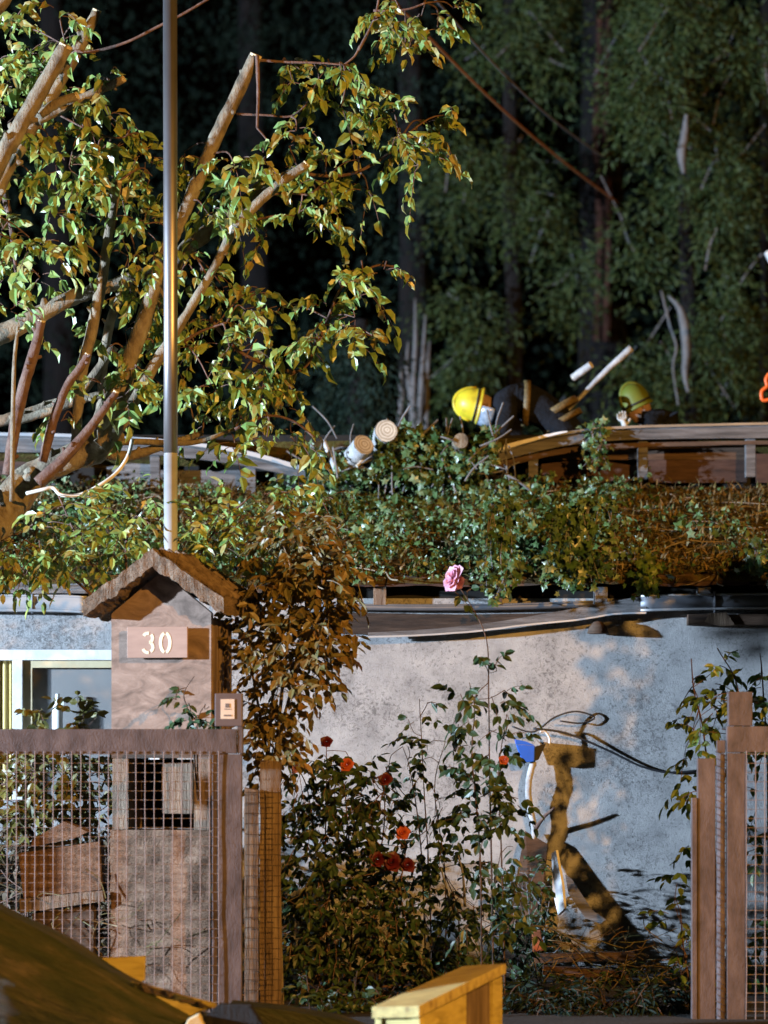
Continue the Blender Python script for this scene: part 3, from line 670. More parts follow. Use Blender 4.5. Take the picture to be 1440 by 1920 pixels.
# ------------------------------------------------------------------ forest behind
def forest_tree(label, trunk, r, clumps, leafm='conifer', trunkm='trunkdark', Y=36, n=60, size=(.05,.12), twigs=0, group='trees behind the cottage', name='conifer_tree', hang=.9):
    t = thing(name, (trunk[0][0] if False else at(trunk[0][0],1400,Y).x, Y, 0), label, 'tree', group)
    m = MB(); pts = spline([at(x,y,Y) for x,y in trunk],6); pts = [Vector((pts[0].x,Y,-.1))]+pts
    m.tube(pts, lerp_r(r*1.25,r*.8,len(pts)), 14, True, .18, r*9); m.build('trunk', M[trunkm], t, True)
    f = MB(); b = MB(); P=[]; X=[]; L=[]
    for (px,py,rx,ry,k) in clumps:
        c = at(px,py,Y+R(-1.0,1.0)); sx = rx/F*Y; sz = ry/F*Y
        for _ in range(int(k)):
            # a hanging spray: little twig with leaflets
            q = rv(); s = c+Vector((q.x*sx*R(.2,1),q.y*max(sx,.6)*.8,q.z*sz*R(.2,1)))
            d = Vector((q.x*.7+R(-.5,.5),R(-.6,.3),-hang+R(-.3,.9))).normalized(); ln = R(.25,.6)
            for i in range(12):
                u = i/11; P.append(tuple(s+d*ln*u+rv()*.035+Vector((0,0,-.12*u*u)))); X.append(tuple(d+rv()*.75)); L.append(R(*size))
        if twigs:
            for _ in range(twigs):
                a = c+rv()*sx*.6; d = Vector((R(-.6,.6),-.2,R(-1,.6)))
                b.tube(spline([a,a+d*R(.15,.3),a+d*R(.5,.8)+rv()*.1],3), R(.006,.014), 4, False)
    k = len(P); L = np.array(L); leaves(f, SIMPLE, P, X, rdir(k,(0,-.8,.4),.8), L, L*rng.uniform(.18,.34,k)); sp = len(f.f); f.add(b.v, b.f); f.build('foliage', M[leafm], t, False, 0, M['deadwood'], sp)
    return t
def grid(x0,x1,y0,y1,nx,ny,k,jit=.5,rx=None,ry=None,hole=.0,seed=0):
    out = []; dx = (x1-x0)/nx; dy = (y1-y0)/ny
    for i in range(nx):
        for j in range(ny):
            px = x0+(i+.5)*dx+R(-jit,jit)*dx; py = y0+(j+.5)*dy+R(-jit,jit)*dy
            v = nz((px*.008+seed,py*.006,4.4))
            if v < hole: continue
            out.append((px,py,rx or dx*.75,ry or dy*.9,k*(.6+1.2*max(0,v+.3))))
    return out
tr = forest_tree('tall leafy conifer right of the dark red trunk', [(1300,1300),(1295,700),(1285,300),(1310,-200)], .08,
    grid(1165,1430,-60,780,6,12,36,hole=-.02,seed=1), Y=33, twigs=1)
forest_tree('green conifer with long hanging sprays left of the dark red trunk', [(960,1300),(965,700),(955,300),(960,-200)], .09,
    grid(840,1075,-60,790,5,12,36,hole=-.04,seed=5), Y=35, twigs=1)
forest_tree('dark trunk conifer with grey dead sticks around its base', [(775,1300),(776,700),(772,400),(765,-200)], .17,
    grid(690,850,330,640,3,4,14,hole=-.1,seed=9)+grid(660,860,-60,330,3,4,16,hole=-.05,seed=2), leafm='coniferdark', Y=37)
big = forest_tree('thick conifer with red brown bark and hardly any low branches', [(1135,1300),(1132,800),(1128,400),(1135,-200)], .30,
    grid(1060,1190,-80,250,2,3,10,hole=-.3,seed=3), trunkm='trunkdark', Y=38, leafm='coniferdark')
forest_tree('drooping teal conifer low behind the sawn logs', [(665,1300),(668,900),(672,700),(676,600)], .10,
    grid(610,720,590,800,2,5,34,hole=-1,seed=4), leafm='coniferdark', Y=31, hang=1.2)
forest_tree('dark conifer behind the steel pole', [(480,1300),(482,700),(470,200),(470,-200)], .2,
    grid(330,640,-60,800,4,9,16,hole=-.05,seed=6), leafm='coniferdark', Y=44)
forest_tree('dark conifer at the far left behind the pruned tree', [(100,1300),(110,700),(100,200),(90,-200)], .2,
    grid(-80,330,-60,800,4,9,14,hole=-.05,seed=7), leafm='coniferdark', Y=44)
forest_tree('dark conifer far behind at the right edge', [(1450,1300),(1455,700),(1450,200),(1450,-200)], .2,
    grid(1340,1560,-60,800,3,9,20,hole=-.1,seed=8), leafm='conifer', Y=42)
far = MB(); n = 26000
P = np.stack([rng.uniform(-11,11,n), rng.uniform(48,56,n), rng.uniform(0,16,n)],1)
ls = rng.uniform(.08,.20,n); leaves(far, SIMPLE, P, rdir(n,(0,0,-.8)), rdir(n,(0,-1,.2),.7), ls, ls*.45)
tag(far.build('far_wood', M['coniferdark']), 'far dark wood filling the gaps behind the nearer trees', 'wood', kind='stuff')
# red bark strip and dead pale limbs
m = MB(); 
for s in (0,1):
    pts = [at(1122+s*16+3*math.sin(i*.9),-80+i*60,37.55+.04*s) for i in range(13)]
    m.tube(pts, [.05+.03*nz((i*.9,s*7,2)) for i in range(13)], 6, True, .3)
m.build('loose_bark', M['trunkred'], big)
def limb(label, ptsr, Y, m='deadwood', name='dead_limb', group='pale dead limbs hanging in the trees'):
    t = thing(name, at(ptsr[0][0],ptsr[0][1],Y), label, 'dead branch', group)
    q = MB(); pts = spline([at(x,y,Y+R(-.1,.1)) for x,y,_ in ptsr],5); rr = []
    for i in range(len(ptsr)-1): rr += lerp_r(ptsr[i][2],ptsr[i+1][2],6)[:5]
    rr.append(ptsr[-1][2]); q.tube(pts, rr, 8, True, .25); q.build('wood', M[m], t, True); return t, q
limb('thick pale dead limb hanging straight down above the ridge', [(1253,555,.012),(1272,575,.03),(1282,605,.05),(1287,660,.048),(1284,700,.032),(1290,735,.015)], 31.5)
limb('crooked thin dead limb beside the thick pale hanging limb', [(1240,545,.010),(1256,610,.014),(1268,650,.012),(1262,690,.011),(1272,760,.010)], 31.5)
limb('grey dead limb in the gap high in the right conifer', [(1287,215,.02),(1284,250,.04),(1278,290,.05),(1282,325,.02)], 31.2)
for i,(px,lab) in enumerate(((752,'leftmost of the grey dead sticks beside the dark trunk'),(766,'second of the grey dead sticks beside the dark trunk'),(778,'tallest grey dead stick before the dark trunk'),(790,'straight grey dead stick right of the tallest one'),(800,'rightmost of the grey dead sticks beside the dark trunk'))):
    t0 = (690,640,560,590,640)[i]
    limb(lab, [(px+R(-8,8),805,.030),(px+R(-5,5),740,.03),(px+R(-4,4),(740+t0)/2,.024),(px+R(-3,8),t0,.010)], 33.5, name='dead_stick', group='grey dead sticks at the trunk')

# cables over the forest
for lab,a,c,Y0,Y1,r,m in (('thin orange brown cable running down to the right trunk',(690,-50),(1165,385),24,31,.012,'rope'),('thin grey cable above the orange brown one',(800,-20),(1140,300),24,31,.009,'greycable')):
    q = MB(); A = at(*a,Y0); B = at(*c,Y1); pts = [A.lerp(B,i/20)+Vector((0,0,-.12*math.sin(math.pi*i/20))) for i in range(21)]
    q.tube(pts, r, 6); tag(q.build('cable', M[m], None, True), lab, 'cable')

# ------------------------------------------------------------------ pruned tree on the left
YT = 18.4
def branch_obj(parent, spec, m='bark', name='branch', cutend=True):
    pts = spline([at(x,y,Y) for x,y,Y,_ in spec],6); rr = []
    for i in range(len(spec)-1): rr += lerp_r(spec[i][3],spec[i+1][3],7)[:6]
    rr.append(spec[-1][3]); q = MB(); q.tube(pts, rr, 12, True, .20, spec[0][0]*.013)
    if rr[0] > .012:
        for k_ in range(1, len(pts)-1):
            if random.random() < .22:
                d_ = rv(); t_ = (pts[k_+1]-pts[k_]).normalized(); d_ = (d_-t_*d_.dot(t_)).normalized()+t_*.5; r_ = rr[k_]
                q.tube([pts[k_]+d_*r_*.4, pts[k_]+d_*r_*1.05, pts[k_]+d_*(r_*1.2+R(.002,.02))], [r_*R(.5,.7), r_*.42, r_*.26], 7, True, .3)
    o = q.build(name, M[m], parent, True)
    if cutend:
        d = (pts[-1]-pts[-2]).normalized(); r = rr[-1]; e = MB()
        e.tube([pts[-1]-d*.01, pts[-1]+d*.004+Vector((0,-.004,.002))], r*.97, 11, True); e.build('sawn_end', M['cut'], o)
    return pts
def px2m(r, Y=YT): return r/F*Y
tree = thing('ash_tree', at(10,1900,YT), 'pruned ash tree with sawn branches and yellow green leaves behind the pole', 'tree')
tree.location.z = 0
SK = []     # branch sample points for twigs
def br(pl, m='bark', cutend=True, Y=None, name='branch'):
    spec = []
    for i,q in enumerate(pl):
        Yq = q[3] if len(q) > 3 else (Y or YT)
        spec.append((q[0],q[1],Yq,px2m(q[2],Yq)))
    pts = branch_obj(tree, spec, m, name, cutend); SK.extend(pts); return pts
br([(-430,1960,56,16.9),(-330,1400,52,17.0),(-130,1120,46,17.4),(-15,990,38,18.1),(45,905,30),(105,868,24)], cutend=False, name='trunk')
br([(20,960,30),(70,890,26),(140,856,26),(190,832,26),(212,760,19),(240,680,16),(270,600,15),(296,510,14),(318,455,14),(345,400,13),(398,272,12.5),(440,185,12),(480,104,12)])
br([(190,838,18),(228,790,14),(285,690,11),(340,605,9),(400,505,8),(440,430,9),(500,365,9),(575,308,8)], Y=18.25)
br([(205,815,15),(262,640,14,18.7),(335,485,15,18.7),(390,435,15,18.7),(470,372,14,18.7),(560,318,10,18.7)], cutend=False)
br([(-70,480,18),(-10,320,17),(30,250,16),(75,170,15),(124,86,14)], Y=18.1)
br([(-70,520,16),(0,340,16),(50,255,14),(100,170,13),(150,85,12),(182,20,9)], Y=18.35)
br([(70,222,13),(110,205,11),(160,182,9),(232,148,7)], Y=18.3)
br([(75,215,9),(110,192,9),(145,180,8)], Y=18.2)
br([(-60,650,20),(0,628,19),(60,598,17),(130,560,15),(180,545,13),(290,505,9)], Y=18.55, cutend=False)
br([(142,840,10),(146,770,10),(152,700,11),(172,620,11),(192,520,10),(205,430,9),(222,340,7)], Y=18.3)
br([(14,890,11),(28,800,11),(46,720,11),(66,650,10),(78,602,8)], 'barkred', Y=18.15)
br([(80,866,9),(100,790,9),(125,725,8),(150,690,8),(165,665,6)], 'barkred', Y=18.1)
br([(70,905,12),(110,870,11),(150,825,10),(190,775,8),(218,735,6)], 'barkred', Y=18.05)
br([(-60,800,11),(20,785,11),(80,765,10),(150,735,10),(215,650,8)], Y=18.7, cutend=False)
br([(30,790,8),(90,772,8),(180,742,7),(260,740,4)], Y=18.5, cutend=False)
br([(195,850,11),(240,855,10),(300,838,8),(380,812,5)], Y=18.6, cutend=False)
br([(210,830,7),(260,828,6),(360,830,5),(440,805,3)], Y=18.55, cutend=False)
br([(165,830,9),(190,760,9),(192,690,9),(205,610,9),(225,560,8),(262,500,6)], Y=18.75, cutend=False)
br([(-30,40,14),(5,0,15),(30,-60,15)], Y=18.0)
br([(8,360,7),(20,420,5),(30,510,3)], 'barkred', Y=18.6, cutend=False)
br([(22,940,5),(26,700,4),(34,612,3)], Y=18.0, cutend=False)
def twig(pl, r0=4, r1=1.5, Y=18.3, m='barkred'): return br([(x,y,r0+(r1-r0)*i/(len(pl)-1)) for i,(x,y) in enumerate(pl)], m, False, Y, 'twig')
twig([(140,95),(172,97),(235,80),(300,48),(345,25),(395,-5)],3,2.5)
twig([(480,112),(530,116),(600,118),(645,122)],3,1.5,18.4); twig([(672,95),(690,60),(705,25),(712,-20)],3,2,18.4); twig([(645,122),(665,105),(675,85)],2,2,18.4)
twig([(482,104),(484,170),(482,240)],4,2.5,18.35); twig([(482,240),(500,262),(510,285)],2,1.5,18.35)
twig([(444,214),(500,216),(545,218),(575,196)],2.5,1.5,18.4)
twig([(560,325),(620,330),(665,324),(712,300),(742,275),(750,262)],3.5,2,18.5)
twig([(478,412),(520,404),(550,402)],2.5,1.5,18.5); twig([(505,365),(540,362),(580,366)],2.5,2,18.3)
twig([(395,600),(450,660),(520,690),(570,690),(610,610),(640,540),(700,500),(740,500)],4,2,18.6)
twig([(700,20),(760,18),(800,5)],2.5,2,18.4)
twig([(110,215),(180,250),(230,258),(245,240)],2,1.5,18.3)
twig([(345,640),(380,620),(425,605)],3,2,18.3)
twig([(440,805),(500,780),(550,790),(590,820)],3,2,18.4)
# pale looped vine at the foot of the branches
q = MB(); pts = spline([at(50,925,18.0),at(80,918,17.95),at(100,915,17.95),at(115,928,17.9),at(150,928,17.9),at(190,908,17.9),at(220,885,17.95),at(240,855,18.0),at(248,825,18.05)],5); q.tube(pts, px2m(3.6), 7); q.build('pale_vine', M['palecut'], tree, True)
# leaves
CL = [(20,50,50),(60,100,55),(112,25,32),(115,75,35),(155,55,35),(28,170,60),(70,150,40),(120,160,45),(150,205,40),(205,150,28),(40,250,40),(95,265,55),(130,310,55),(60,330,40),(150,340,45),(95,400,42),(55,445,45),(120,470,45),(20,500,50),(75,520,45),(20,580,40),
 (205,215,25),(235,255,40),(265,290,45),(215,320,35),(285,330,35),(230,375,40),(270,420,45),(215,430,30),(185,290,28),(165,255,22),(290,470,35),(240,480,35),(225,540,35),(255,560,35),(275,300,30),(345,285,25),(350,335,32),
 (440,310,40),(415,355,40),(470,330,35),(495,300,35),(440,400,40),(390,400,35),(525,330,35),(555,245,22),(545,275,25),(540,120,24),(548,150,25),(615,120,22),(640,135,25),(625,165,30),(590,185,25),(640,200,40),(690,195,42),(740,215,45),(790,225,42),(845,215,32),(770,270,35),(810,285,38),(785,310,30),(745,250,30),(650,150,25),
 (610,300,25),(620,355,38),(650,340,38),(690,355,32),(600,390,25),(605,420,20),(560,400,25),(500,440,25),(670,300,20),
 (730,50,42),(760,85,38),(790,30,38),(705,35,28),(850,15,28),(820,55,22),(745,15,30),
 (380,520,40),(350,490,30),(420,540,42),(460,580,42),(400,600,42),(370,660,42),(430,650,45),(480,640,35),(500,690,40),(450,710,42),(395,720,42),(345,740,30),(500,750,42),(455,770,40),(540,760,35),(400,790,38),(545,810,35),(500,820,32),(440,830,30),(570,835,28),(525,575,28),(490,545,22),(580,680,30),(545,650,25),
 (640,530,38),(680,515,32),(720,505,28),(620,580,40),(665,595,35),(650,635,32),(700,630,28),(600,635,25),(690,550,25),
 (235,620,30),(205,650,28),(170,640,25),(290,650,28),(255,690,28),(300,720,28),(235,740,22),(115,790,18),(285,610,28),(190,720,25),(300,560,25),(60,470,30),(5,430,40),(10,330,40),(0,110,40),(15,230,40)]
L = Leaf(); tw = MB()
for (px,py,rad) in CL:
    Yc = YT+R(-.25,.5); c = at(px,py,Yc); near = min(SK, key=lambda s: (s-c).length)
    mid = near.lerp(c,.55)+Vector((0,0,.05))+rv()*.03
    if (near-c).length < 1.2:
        pts = spline([near,mid,c],4); tw.tube(pts, lerp_r(.0065,.0035,len(pts)), 5, False)
    k = max(3, int(round((rad/36)**1.6*4.0)))
    for _ in range(k):
        off = rv(); b = c+Vector((off.x,off.y*1.1,off.z))*px2m(rad)*R(.05,.62)
        d = Vector((off.x+R(-.4,.4), off.y*.6+R(-.5,.2), off.z*.5+R(-.25,.45)))
        if d.length < .1: d = Vector((1,0,0))
        s = R(.68,1.25)
        pinnate(L, tw, b, d, .185*s, random.choice((2,3,3,4)), 0.084*s, .050*s, R(.4,1.0), .5)
f = L.out(MB(), CURL); sp = len(f.f); f.add(tw.v, tw.f); f.build('foliage', M['treeleaf'], tree, False, 0, M['barkred'], sp)

# ------------------------------------------------------------------ shrubs
def shrub(name, label, cat, base, stems, blobs, leafm, leaf=(.075,.042), group=None, comp=True, T=OVAL, stemm='barkred', Y=17.8, sr=.010, dens=1.0, flowers=(), droop=.4):
    t = thing(name, at(base[0],base[1],Y), label, cat, group); t.location.z = 0
    sm = MB(); pool = []; tws = MB()
    for st in stems:
        pts = spline([at(base[0],base[1],Y)]+[at(x,y,Y+R(-.12,.12)) for x,y in st],6); sm.tube(pts, lerp_r(sr,sr*.35,len(pts)), 7, True, .15); pool += pts
    L = Leaf()
    for (px,py,rx,ry,k) in blobs:
        for _ in range(int(k*dens)):
            while True:
                u,v = R(-1,1),R(-1,1)
                if u*u+v*v < 1: break
            c = at(px+u*rx,py+v*ry,Y+R(-.28,.28))
            near = min(random.sample(pool,min(len(pool),30)), key=lambda s:(s-c).length)
            if random.random() < .25 and (near-c).length < .7: tws.tube(spline([near,near.lerp(c,.5)+rv()*.03,c],2), .0028, 4, False)
            d = (c-near); d = d.normalized() if d.length > .01 else rv(); d = d*.6+rv()*.7
            if comp: pinnate(L, tws if random.random()<.5 else None, c, d, leaf[0]*1.9, 2, leaf[0]*R(.75,1.15), leaf[1], droop)
            else:
                for _k in range(4): L.put(c+rv()*.04, d+rv()*.8+Vector((0,0,-.3)), Vector((0,-.7,.6))+rv()*.7, leaf[0]*R(.7,1.2), leaf[1]*R(.8,1.2))
    sm.build('stem', M[stemm], t, True); f = L.out(MB(), T); sp = len(f.f); f.add(tws.v, tws.f); f.build('foliage', M[leafm], t, False, 0, M[stemm], sp)
    for (px,py,r,m) in flowers: rose(t, at(px,py,Y-.25), r, m, (-.8,-.7,.3) if m == 'pink' else (0,-1,.35))
    return t
def rose(parent, c, r, m, face=(0,-1,.35)):
    L = Leaf(); face = Vector(face).normalized(); u = face.orthogonal().normalized(); w = face.cross(u)
    for ring_i,(k,rad,tilt) in enumerate(((5,1.0,.25),(5,.8,.6),(4,.55,1.1),(3,.3,2.0))):
        for j in range(k):
            a = 2*math.pi*(j+ring_i*.37)/k+R(-.2,.2); o = u*math.cos(a)+w*math.sin(a)
            L.put(c+o*r*.06+face*r*.1*ring_i, o*1.0+face*tilt, face-o*.35*tilt+rv()*.2, r*rad*R(.7,.95), r*rad*R(1.15,1.4))
    q = L.out(MB(), OVAL); q.build('flower', M[m], parent)

# green shrub between the pruned tree and the eave
shrub('green_shrub','bushy green shrub with yellowing leaves behind the number pillar','shrub',(240,1560),
  [[(235,1500),(225,1200),(120,1070),(30,1000)],[(250,1500),(240,1150),(240,1000),(290,930)],[(260,1500),(330,1150),(400,1000),(470,930)],[(240,1500),(220,1150),(160,1040),(110,930)]],
  [(60,1020,80,60,34),(140,960,80,45,30),(190,1010,80,50,34),(165,1065,35,35,12),(240,960,60,50,26),(280,1000,60,40,20),(100,1050,80,30,22),(20,1060,60,40,18),(390,960,60,50,26),(420,1010,60,45,26),(370,1020,40,40,16),(460,960,60,45,22),(520,950,50,40,16),(500,1010,60,40,20)],
  'treeleaf',(.072,.042),Y=17.95,dens=.9,sr=.014)
shrub('ivy_bush','dark leafed bush at the right of the pruned tree under the left ridge','bush',(575,1090),
  [[(560,1085),(560,1040),(540,980),(560,910)],[(620,1085),(610,1040),(620,980),(600,930)]],
  [(560,940,60,40,22),(620,950,50,40,16),(600,1000,60,40,18)], 'ivy',(.05,.035),Y=18.9,dens=.8)
# climber right of the pillar, lit by the sodium lamp
shrub('climbing_shrub','tall climbing shrub with dry orange brown leaves beside the number pillar','shrub',(520,1600),
  [[(505,1900),(500,1500),(515,1250),(512,1100),(530,1030)],[(530,1900),(520,1450),(560,1250),(600,1150),(640,1080)],[(510,1500),(545,1150),(560,1060),(640,985)],[(515,1500),(480,1300),(460,1200)]],
  [(560,1000,70,45,30),(520,1050,60,50,36),(600,1050,55,55,36),(560,1110,80,50,44),(640,1090,40,35,16),(560,1180,75,50,44),(600,1190,50,45,24),(500,1230,55,50,30),(555,1270,60,45,32),(590,1260,35,30,10),(520,1330,45,55,26),(500,1400,42,60,26),(530,1400,28,40,12),(470,1170,40,50,18),(640,1175,30,25,8)],
  'climberleaf',(.070,.046),Y=17.5,dens=1.15,sr=.014,stemm='bark')
# rose bushes
shrub('rose_bush','dense rose bush with dark red roses beside the wooden posts','rose bush',(640,1850),
  [[(600,1900),(600,1700),(580,1500),(560,1440)],[(650,1900),(660,1700),(650,1520),(640,1440)],[(700,1900),(700,1700),(720,1550),(720,1470)],[(620,1900),(610,1650),(612,1480),(612,1395)],[(690,1900),(740,1700),(760,1600),(755,1560)]],
  [(580,1480,55,50,26),(650,1480,60,45,26),(700,1510,50,40,20),(570,1560,50,60,30),(640,1570,70,60,36),(600,1660,80,60,50),(700,1640,60,60,36),(570,1750,55,70,46),(650,1750,80,70,60),(730,1740,70,70,44),(600,1850,80,60,48),(700,1850,80,60,48),(780,1830,60,60,30),(740,1900,100,40,36),(560,1900,50,50,40),(640,1910,70,40,40),(620,1420,35,25,8),(690,1440,40,25,8)],
  'rosedark',(.060,.038),Y=17.9,dens=1.4,sr=.008,
  flowers=((735,1618,.075,'red'),(708,1612,.06,'red'),(764,1622,.06,'red'),(722,1462,.05,'red'),(612,1391,.046,'red'),(650,1434,.055,'orangerose'),(755,1562,.052,'orangerose'),(556,1440,.05,'pink')))
shrub('rose_bush','tall slender rose with pink bloom reaching over the gutter','rose bush',(920,1850),
  [[(925,1880),(922,1650),(918,1450),(916,1300),(912,1200),(880,1130),(852,1090)],[(905,1880),(900,1600),(885,1420),(890,1330),(880,1280)],[(945,1880),(940,1600),(935,1450),(950,1340)]],
  [(915,1240,30,18,4),(880,1305,28,25,7),(940,1320,26,35,8),(870,1375,28,25,7),(935,1400,30,40,9),(905,1440,40,40,10),(890,1500,40,50,12),(950,1520,35,50,11),(930,1600,40,60,12),(950,1690,50,70,16),(905,1700,50,60,14),(860,1110,22,12,2)],
  'roseleaf',(.068,.046),Y=17.4,sr=.007,stemm='rosestem' if 'rosestem' in M else 'darkboard',
  flowers=((853,1080,.085,'pink'),(848,1092,.075,'pink'),(862,1094,.06,'pink'),(945,1425,.035,'orangerose')))
shrub('rose_bush','small leaved rose with thin dark shoots before the middle of the wall','rose bush',(800,1850),
  [[(810,1880),(805,1650),(795,1480),(790,1380),(786,1310)],[(800,1880),(790,1600),(770,1450),(755,1400)],[(830,1880),(835,1650),(815,1480),(835,1390)],[(850,1880),(860,1720),(835,1640),(820,1560)]],
  [(785,1330,28,30,6),(795,1380,45,30,9),(760,1450,40,35,10),(815,1440,45,35,11),(790,1510,60,40,16),(850,1520,45,45,12),(780,1580,50,40,14),(840,1610,55,50,18),(820,1700,70,60,30),(870,1760,60,60,26),(790,1770,50,50,22),(840,1850,90,60,46),(860,1660,70,60,26),(780,1700,60,60,26)],
  'roseleaf',(.062,.040),dens=.8,Y=18.3,sr=.006,stemm='darkboard')
shrub('rose_bush','low dark rose foliage behind the yellow wooden box','rose bush',(930,1900),
  [[(950,1900),(945,1800),(930,1720)],[(1010,1900),(1000,1800),(985,1720)],[(900,1900),(905,1800),(890,1740)]],
  [(900,1800,60,50,22),(960,1780,50,60,22),(980,1860,60,50,18),(900,1870,60,40,18)], 'roseleaf',(.060,.030),Y=18.8,sr=.006,stemm='deadwood',dens=.8)
shrub('rose_bush','low green sprigs at the foot of the roses by the wooden posts','rose bush',(620,1920),
  [[(570,1990),(580,1900),(575,1830)],[(650,1990),(660,1900),(670,1820)],[(720,1990),(720,1900),(740,1850)]],
  [(570,1880,45,50,30),(640,1890,60,45,36),(700,1900,60,40,30),(780,1910,60,50,30),(600,1940,90,40,40),(720,1950,90,40,40)], 'roseleaf',(.055,.034),Y=17.1,sr=.006,stemm='darkboard')
shrub('shade_weeds','dark weeds added under the blue box to block the flood light','weeds',(1010,1820),  # added as a blocker so the flood lamp leaves this wall in shade
  [[(1000,1830),(995,1740),(985,1640)],[(1030,1830),(1020,1760),(1030,1690)],[(975,1830),(970,1750),(960,1700)]],
  [(995,1650,32,40,16),(1000,1720,45,50,34),(990,1780,60,40,36),(1045,1770,40,30,16)], 'roseleaf',(.050,.026),Y=19.62,sr=.006,stemm='deadwood',dens=1.5)
shrub('shade_weeds','dark grassy weeds added in the gateway to darken the lit ground','weeds',(1120,1960),  # a little grass thickened into dark cover standing for the gateway's shade
  [[(1000,1990),(1010,1930),(1000,1880)],[(1120,1990),(1120,1930),(1135,1880)],[(1240,1990),(1235,1930),(1250,1870)]],
  [(px,1895,60,50,50) for px in (985,1060,1140,1220,1275)], 'coniferdark',(.060,.018),Y=17.0,sr=.004,stemm='darkboard',dens=2.2)
shrub('shade_weeds','dark low weeds added beside the right gate to darken the ground','weeds',(1180,1880),  # dark leaves added where the ground lies in shade
  [[(1100,1900),(1110,1860),(1130,1810)],[(1200,1900),(1200,1850),(1215,1800)],[(1270,1900),(1265,1850),(1270,1790)]],
  [(1080,1860,70,40,44),(1180,1860,80,45,60),(1260,1850,40,60,40),(1150,1910,120,30,50),(1030,1900,90,40,50)], 'roseleaf',(.055,.022),Y=18.9,sr=.006,stemm='deadwood',dens=1.3)
# bush at right edge: stretches out of the frame
shrub('leafy_shrub','broad leaved green shrub behind the right gate post','shrub',(1350,1850),
  [[(1345,1900),(1340,1600),(1320,1380),(1302,1300),(1296,1235)],[(1380,1900),(1390,1500),(1385,1300),(1345,1215)],[(1430,1900),(1440,1500),(1430,1280),(1425,1225)],[(1310,1900),(1285,1800),(1275,1700)],[(1500,1900),(1510,1500),(1520,1250)]],
  [(1310,1290,22,25,5),(1345,1240,18,22,4),(1340,1310,40,30,9),(1400,1290,40,40,13),(1330,1360,35,35,10),(1310,1430,25,40,9),(1420,1380,50,50,16),(1290,1480,16,30,4),(1280,1590,16,28,4),(1280,1650,16,22,3),(1270,1720,22,22,5),(1285,1790,18,30,5),(1260,1850,30,25,6),(1425,1560,40,90,14),(1425,1760,40,90,14)],
  'shrubleaf',(.074,.044),Y=18.2,sr=.009,stemm='barkred')
hd = shrub('shade_hedge','unseen leaf screen added to keep street lamp light off the wall','shade_hedge',(1640,1850),  # added out of view to block the street lamp from the right wall
  [[(1640,1900),(1640,1500),(1620,950)],[(1720,1900),(1710,1500),(1720,950)],[(1820,1900),(1810,1500),(1820,950)]],
  [(px,py,55,70,24) for px in (1590,1660,1740,1820) for py in (860,960,1060,1160,1260,1360,1460,1560,1660,1760)],
  'shrubleaf',(.085,.052),Y=17.1,sr=.012,comp=False)
q = MB(); q.tube([Vector((3.45,17.1,0)),Vector((3.42,17.1,1.2)),Vector((3.45,17.1,2.6)),Vector((3.5,17.1,3.2))],[.72,.78,.74,.60],14,True,.3); q.tube([Vector((4.2,17.1,0)),Vector((4.2,17.1,1.4)),Vector((4.2,17.1,3.2))],[.65,.7,.4],14,True,.3); q.build('light_block_core', M['trunkdark'], hd, True)  # solid core added so that no lamp light passes
# shrub behind the left gate mesh
shrub('garden_shrub','yellow green shrub behind the mesh of the left gate','shrub',(100,1850),
  [[(60,1900),(60,1600),(70,1450)],[(140,1900),(140,1600),(120,1440)]],
  [(30,1440,50,40,16),(100,1440,60,40,20),(170,1440,40,40,12),(60,1510,70,40,20),(150,1500,60,40,18),(10,1560,40,50,12),(100,1340,35,25,4),(150,1340,32,32,8),(60,1400,60,30,12)],
  'yellowleaf',(.066,.044),Y=17.9,sr=.008,dens=1.7)
shrub('garden_shrub','brown dry bush low behind the mesh of the left gate','shrub',(100,1850),
  [[(60,1900),(60,1800),(40,1600)],[(180,1900),(180,1750),(200,1600)]],
  [(40,1600,70,50,30),(190,1560,50,50,24),(200,1660,50,60,30),(60,1720,80,60,40),(150,1760,80,60,40),(240,1780,50,70,26),(60,1830,90,60,40),(170,1850,90,60,40)],
  'brushleaf',(.055,.026),Y=17.85,sr=.008,dens=1.3)
shrub('seedling','young grey leaved sapling growing before the number pillar','plant',(360,1370),
  [[(372,1500),(366,1380),(352,1330),(345,1300),(364,1268)],[(372,1500),(370,1360),(385,1320)]],
  [(350,1310,22,16,4),(365,1335,30,20,6),(350,1350,30,14,5),(385,1340,14,25,3),(368,1280,8,10,1)], 'roseleaf',(.052,.036),Y=16.95,sr=.006,stemm='darkboard')

bk = MB(); n1, n2 = 60, 16
for i in range(n1+1):
    for j in range(n2+1):
        x = -4.6+3.5*i/n1; y = 17.75+1.9*j/n2; u = j/n2; v = min(1,(n1-i)/12)
        bk.v.append((x,y,-.03+.80*v*(u*u*(3-2*u))+.07*nz((x*3,y*3,1))*u+.03*nz((x*11,y*11,2))))
for i in range(n1):
    for j in range(n2): a = i*(n2+1)+j; bk.f.append((a,a+n2+1,a+n2+2,a+1))
tag(bk.build('soil_bank', M['ground'], None, True), kind='structure')
br_ = MB(); k = 5200
xs = rng.uniform(-4.4,-1.0,k); us = rng.uniform(0,1,k)
pos = np.stack([xs, 17.75+1.9*us, .80*us*us*(3-2*us)+np.abs(rng.normal(size=k))*.07],1)
leaves(br_, SIMPLE, pos, rdir(k,(0,0,.35)), rdir(k,(0,-.9,.6),.7), rng.uniform(.04,.16,k), rng.uniform(.006,.04,k))
tag(br_.build('dead_brush', M['brushleaf']), 'brown dead brush and leaves on the bank behind the left gate', 'dead brush', kind='stuff')
